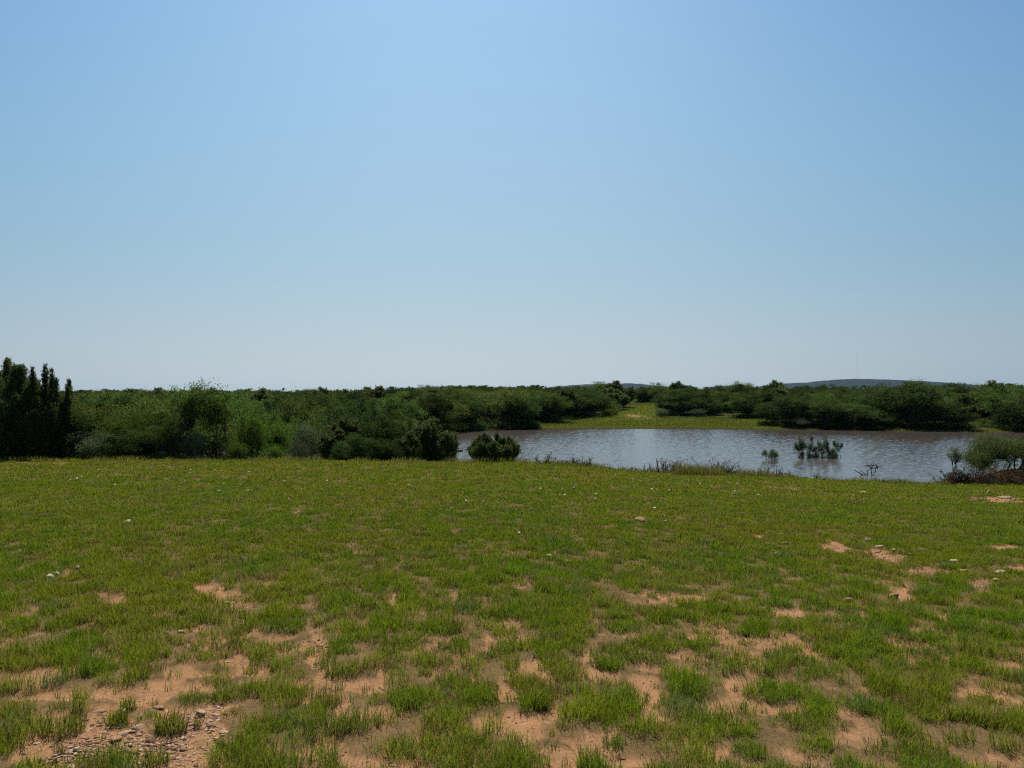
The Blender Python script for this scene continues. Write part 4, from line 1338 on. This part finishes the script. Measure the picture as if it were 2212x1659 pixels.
def twigs_from(base, n, ln, rng, up=0.8, r=0.012, flat=1.0, sub=3, spread=1.0):
    segs = []
    tips = []
    for _ in range(n):
        v = np.array([rng.normal(0, spread), rng.normal(0, spread) * flat, abs(rng.normal(up, 0.3))]); v /= np.linalg.norm(v)
        L = ln * rng.uniform(0.5, 1.1)
        path = bend_path(base + rng.normal(0, 0.02, 3), base + v * L, rng, 3, 0.14)
        rr = np.linspace(r, r * 0.35, 4)
        segs += [(path[j], path[j + 1], rr[j], rr[j + 1]) for j in range(3)]
        tips.append(path[-1])
        for _ in range(sub):
            b = path[rng.integers(1, 4)]
            w = v + rng.normal(0, 0.6, 3); w /= np.linalg.norm(w)
            e = b + w * L * rng.uniform(0.2, 0.45)
            segs.append((b, e, r * 0.45, r * 0.2)); tips.append(e)
    return segs, np.array(tips)


def px_pts(px0, py0, d, pts):
    return [np.array([(px - px0) / F * d, dy, (py0 - py) / F * d]) for px, py, dy in pts]


# grey dead branch poking out of the water near the right bank
bx, bd = water_at(868, 475)
pp = px_pts(868, 475, bd, [(858, 478, 0), (855, 470, 0.1), (862, 474.5, 0.05), (868, 476, 0), (867.5, 471.5, 0.1), (861, 470.5, 0.1), (871, 468, 0), (866, 465, -0.1), (877, 467.5, 0.1), (879, 469, 0.1), (874, 463.5, 0), (872, 476, 0), (876, 472, 0.1), (869, 466, 0.0), (876.5, 464.5, 0.05)])
prs = [(0, 2), (2, 1), (2, 3), (3, 5), (3, 4), (11, 6), (6, 7), (6, 8), (8, 9), (6, 10), (11, 12), (12, 8), (13, 14), (7, 13), (14, 9), (3, 11), (4, 6), (0, 3)]
rb = np.random.default_rng(5)
segs = []
for a, b in prs:
    path = bend_path(pp[a], pp[b], rb, 3, 0.10)
    segs += [(path[j], path[j + 1], 0.024 - 0.004 * j, 0.020 - 0.004 * j) for j in range(3)]
s2, _ = twigs_from(pp[8], 9, 0.25, rb, 0.2, 0.008); segs += s2
s2, _ = twigs_from(pp[13], 9, 0.25, rb, 0.2, 0.008); segs += s2
dead_brush('dead_branch', bx, bd, WL, segs, 'bare grey dead branch sticking out of the pond near the right bank', 'branch')

lx, ld = water_at(457, 451.5)
rb = np.random.default_rng(6)
dead_brush('floating_log', lx, ld, WL, [((-0.28, 0, 0.0), (0.05, 0.03, 0.05), 0.05, 0.06), ((0.05, 0.03, 0.05), (0.26, 0.05, 0.04), 0.06, 0.055), ((0.26, 0.05, 0.04), (0.31, 0.05, 0.01), 0.055, 0.025), ((0.05, 0.03, 0.05), (0.09, 0.05, 0.14), 0.015, 0.01)],
           'short dark log floating between two junipers at the left end of the pond', 'log')
lx, ld = water_at(472, 450.5)
dead_brush('floating_stick', lx, ld, WL, [((-0.16, 0, 0.01), (0.0, 0.01, 0.02), 0.012, 0.012), ((0.0, 0.01, 0.02), (0.2, 0.04, -0.02), 0.012, 0.008)], 'thin dark stick floating right of the short log', 'stick')
lx, ld = water_at(796, 453.2)
dead_brush('floating_stick', lx, ld, WL, [((-0.18, 0, 0.02), (0.0, 0.01, 0.02), 0.02, 0.016), ((0.0, 0.01, 0.02), (0.2, 0.02, 0.0), 0.016, 0.01)], 'brown stick floating at the left foot of the drowned clump', 'stick')
fx, fd = water_at(738.6, 443)
V, T = ico()
fl = add_obj('white_float', mesh_np('white_float', V * np.array([0.055, 0.055, 0.05]), None, T, mat=M_PETAL, smooth=True), loc=(fx, fd, WL + 0.02))
setp(fl, 'tiny white float on open water left of the drowned shrubs', 'float')

# ------------------------------------------------------------------ right bank bush on its mound of dead brush
M_BANK = leaf_mat('bank_leaf', (0.044, 0.066, 0.018), (0.108, 0.134, 0.034), 0.42, 3.0, gloss=0.006)
proto('bank_bush', *crown_tree(811, 1.5, 1.35, 0.25, 125, 0.135, 150, 0.024, 0.32, stems=6, shell=0.3, flat=0.7, trunk_r=0.03, lower=0.12), M_BANK)
proto('sapling', *crown_tree(812, 1.0, 0.30, 0.40, 22, 0.07, 60, 0.022, 0.32, stems=2, shell=0.2, trunk_r=0.016), M_GREY)
NAMES.update({'bank_bush': 'thorn_bush', 'sapling': 'sapling'}); CATS.update({'bank_bush': 'bush', 'sapling': 'sapling'})
at('bank_bush', 1012, 26.6, 429, 74, 'wide yellow green bush on the brushy mound at the right bank', None, 0, rot=0.7)
at('bank_bush', 976, 26.2, 446, 30, 'smaller grey green bush leaning out left of the wide bank bush', None, 0, rot=2.6)
at('sapling', 955.5, 25.6, 444.5, 15, 'thin dark sapling at the water edge left of the bank bushes', None, 0, rot=0.5)


def brush_plant(px, d, top, wpx, label, seed, n=26, leafy=0.0, lmat=None, z=None, name='dead_brush', cat='brush', r=0.008, group=None, sub=4, up=0.7, spread=0.9):
    x = (px - 512) / F * d
    zb = gz(x, d) if z is None else z
    h = CAM + (HZ - top) / F * d - zb
    w = wpx / F * d
    rng = np.random.default_rng(seed)
    segs, tips = [], []
    for k in range(n):
        b = np.array([rng.uniform(-0.32, 0.32) * w, rng.uniform(-0.2, 0.2) * w, -0.03])
        s, t = twigs_from(b, 1, h * 1.1, rng, up, r, 1.0, sub, spread)
        segs += s; tips.append(t)
    tips = np.concatenate(tips)
    lp = None
    if leafy > 0:
        m = int(len(tips) * leafy)
        lp = tips[rng.integers(0, len(tips), m)] + rng.normal(0, 0.03, (m, 3))
    dead_brush(name, x, d, zb, segs, label, cat, group, lp, lmat, 0.020)


brush_plant(960, 25.2, 469, 18, 'rounded red brown dead bush at the water edge below the sapling', 1, 60, 14, M_DRYLEAF)
brush_plant(945.5, 25.5, 470, 9, 'bare upright dead stems at the left end of the right bank', 2, 12, 2.5, M_DRYLEAF)
brush_plant(935, 26.4, 475.5, 6, 'little dark twig clump standing in water left of the right bank', 3, 5, 2, M_DRYLEAF, z=WL)
for k, (px, d, top, w, lab) in enumerate([(980, 25.2, 468, 22, 'left part of the brown brush heaped under the wide bank bush'), (998, 25.1, 467, 26, 'middle heap of brown brush in front of the wide bank bush'),
                                          (1018, 25.0, 469, 24, 'brown brush heap under the right side of the wide bank bush'), (1038, 25.2, 468, 26, 'brown brush heap beyond the right edge of the picture')]):
    brush_plant(px, d, top, w, lab, 20 + k, 60, 9, M_DRYLEAF, group='brown brush heaps on the right bank', up=0.35)

# ------------------------------------------------------------------ weeds along the near bank
weed_list = [(543, 452, 8, 'thin leafy weed standing tallest at the left of the weedy bank', 7, 5), (549, 457.5, 10, 'low dark weed right of the tallest thin weed', 9, 4), (557, 459.5, 9, 'sparse weed second right of the tallest thin weed', 8, 3),
             (566, 460, 10, 'wiry dry weed in the middle of the left weedy stretch', 10, 3), (574, 458.5, 11, 'bushy dry weed left of the pale fluffy one', 12, 3), (584, 457.5, 12, 'pale fluffy dry weed at the right end of the left weedy stretch', 14, 3),
             (596, 463.5, 8, 'low leafy weed just right of the pale fluffy weed', 7, 4), (604.5, 461.5, 3, 'single thin pinkish stalk on the bank before open water', 2, 3), (610, 463.5, 5, 'small weed right of the thin pinkish stalk', 3, 4),
             (622, 465, 6, 'faint small weed on the lowest part of the bank', 4, 3), (633, 466.5, 6, 'little dark weed left of the row of stalks', 4, 4),
             (646, 463, 5, 'leftmost stalk clump of the upright brown stalks', 4, 1), (652, 462, 5, 'middle clump of the upright brown stalks', 4, 1), (657, 460.5, 4, 'tallest clump of the upright brown stalks', 4, 1),
             (665, 460.5, 8, 'dark red curled weed left of the tall tan grass', 9, 8), (673, 461, 8, 'dark red bristly weed nearest the tall tan grass', 10, 7), (678.5, 462, 5, 'small dark red weed touching the tall tan grass', 5, 5),
             (722, 458.5, 18, 'tangled brushy heap of twigs behind the tall tan grass', 34, 2), (700, 461, 8, 'thin brush behind the left part of the tall tan grass', 8, 1), (766, 464, 10, 'grey weed at the left of the weeds before the drowned shrubs', 9, 3),
             (775, 463, 4, 'single slanting stalk before the drowned shrubs', 2, 2), (779, 468, 10, 'low weed below the slanting stalk', 9, 4), (788, 469.5, 9, 'leafy low weed right of the slanting stalk', 8, 4),
             (803, 476.5, 6, 'tiny weed at the water edge below the drowned clump', 4, 4), (815, 473.5, 10, 'low weed tuft on the bank left of the dead branch', 10, 3)]
for k, (px, top, w, lab, n, lf) in enumerate(weed_list):
    t = (px - 512) / F
    d = float(np.interp(t, T_TAB, YC_TAB)) - 0.05
    red = 'red' in lab
    stalk = 'stalk' in lab
    brush_plant(px, d, top, w, lab, 100 + k, n, lf, M_DRYLEAF if red or stalk or k % 3 == 1 else M_DENSE, name='weed', cat='weed', r=0.014, group='weeds along the near bank', sub=0 if stalk else 3, up=3.0 if stalk else 1.1, spread=0.35 if stalk else 0.7)
rw = np.random.default_rng(9)
for k, px in enumerate([448, 455, 521, 528]):
    brush_plant(px, 25.3, 452 + 2 * (k % 2), 9, ['straw coloured weed at the foot of the dark pointed juniper', 'straw coloured weed in the gap of water left of the lone juniper', 'small dark weed right of the lone juniper', 'second dark weed right of the lone juniper'][k],
                150 + k, 9, 3, M_DRYLEAF if k < 2 else M_GREY, name='weed', cat='weed', r=0.006, group='weeds along the near bank', sub=3, up=1.3)

# ------------------------------------------------------------------ radio mast on the mesa, two birds
mx = (857 - 512) / F * 2600
mz0, mz1 = CAM + (HZ - 379.5) / F * 2600, CAM + (HZ - 352) / F * 2600
V, Q = tubes([((0, 0, -8), (0, 0, mz1 - mz0), 0.15, 0.10)] + [((0, 0, (mz1 - mz0) * f), (r_ * math.cos(a), r_ * math.sin(a), -4), 0.012, 0.012) for f, r_ in ((0.95, 26), (0.5, 14)) for a in (0.4, 2.5, 4.6)], 6)
setp(add_obj('radio_mast', mesh_np('radio_mast', V, Q, mat=rough_mat('mast_steel', (0.25, 0.25, 0.26), (0.32, 0.32, 0.33), 2, 0.5, 0)), loc=(mx, 2600, mz0)), 'faint thin radio mast standing on the blue mesa', 'mast')


def bird(px, py, d, label, s, yaw):
    V, T = ico()
    B = V * np.array([0.045, 0.14, 0.04])
    r = bpy.data.objects.new('bird', None); COL.objects.link(r)
    r.location = ((px - 512) / F * d, d, CAM + (HZ - py) / F * d); r.rotation_euler = (0.1, 0.25, yaw); r.scale = (s, s, s)
    mt = M_DARKBIRD
    add_obj('body', mesh_np('body', B, None, T, mat=mt, smooth=True), r)
    for sd in (-1, 1):
        W = np.array([(0.03 * sd, 0.07, 0.01), (0.03 * sd, -0.07, 0.01), (0.2 * sd, 0.09, 0.08), (0.2 * sd, -0.05, 0.08), (0.38 * sd, -0.04, 0.05)])
        W2 = W - np.array([0, 0, 0.008])
        VV = np.concatenate([W, W2])
        add_obj('wing', mesh_np('wing', VV, [(0, 1, 3, 2), (5, 7, 8, 6), (0, 2, 7, 5), (1, 6, 8, 3)], [(2, 3, 4), (7, 9, 8), (2, 4, 9), (2, 9, 7), (3, 8, 9), (3, 9, 4), ], mat=mt), r)
    setp(r, label, 'bird', 'birds far up in the sky')


M_DARKBIRD = rough_mat('feather', (0.03, 0.03, 0.035), (0.06, 0.06, 0.065), 30, 0.8, 0.1)
bird(95.2, 176.2, 190, 'tiny dark bird high in the left of the sky', 0.8, 0.4)
bird(603, 162.7, 230, 'tiny dark bird high in the middle of the sky', 0.8, 1.2)
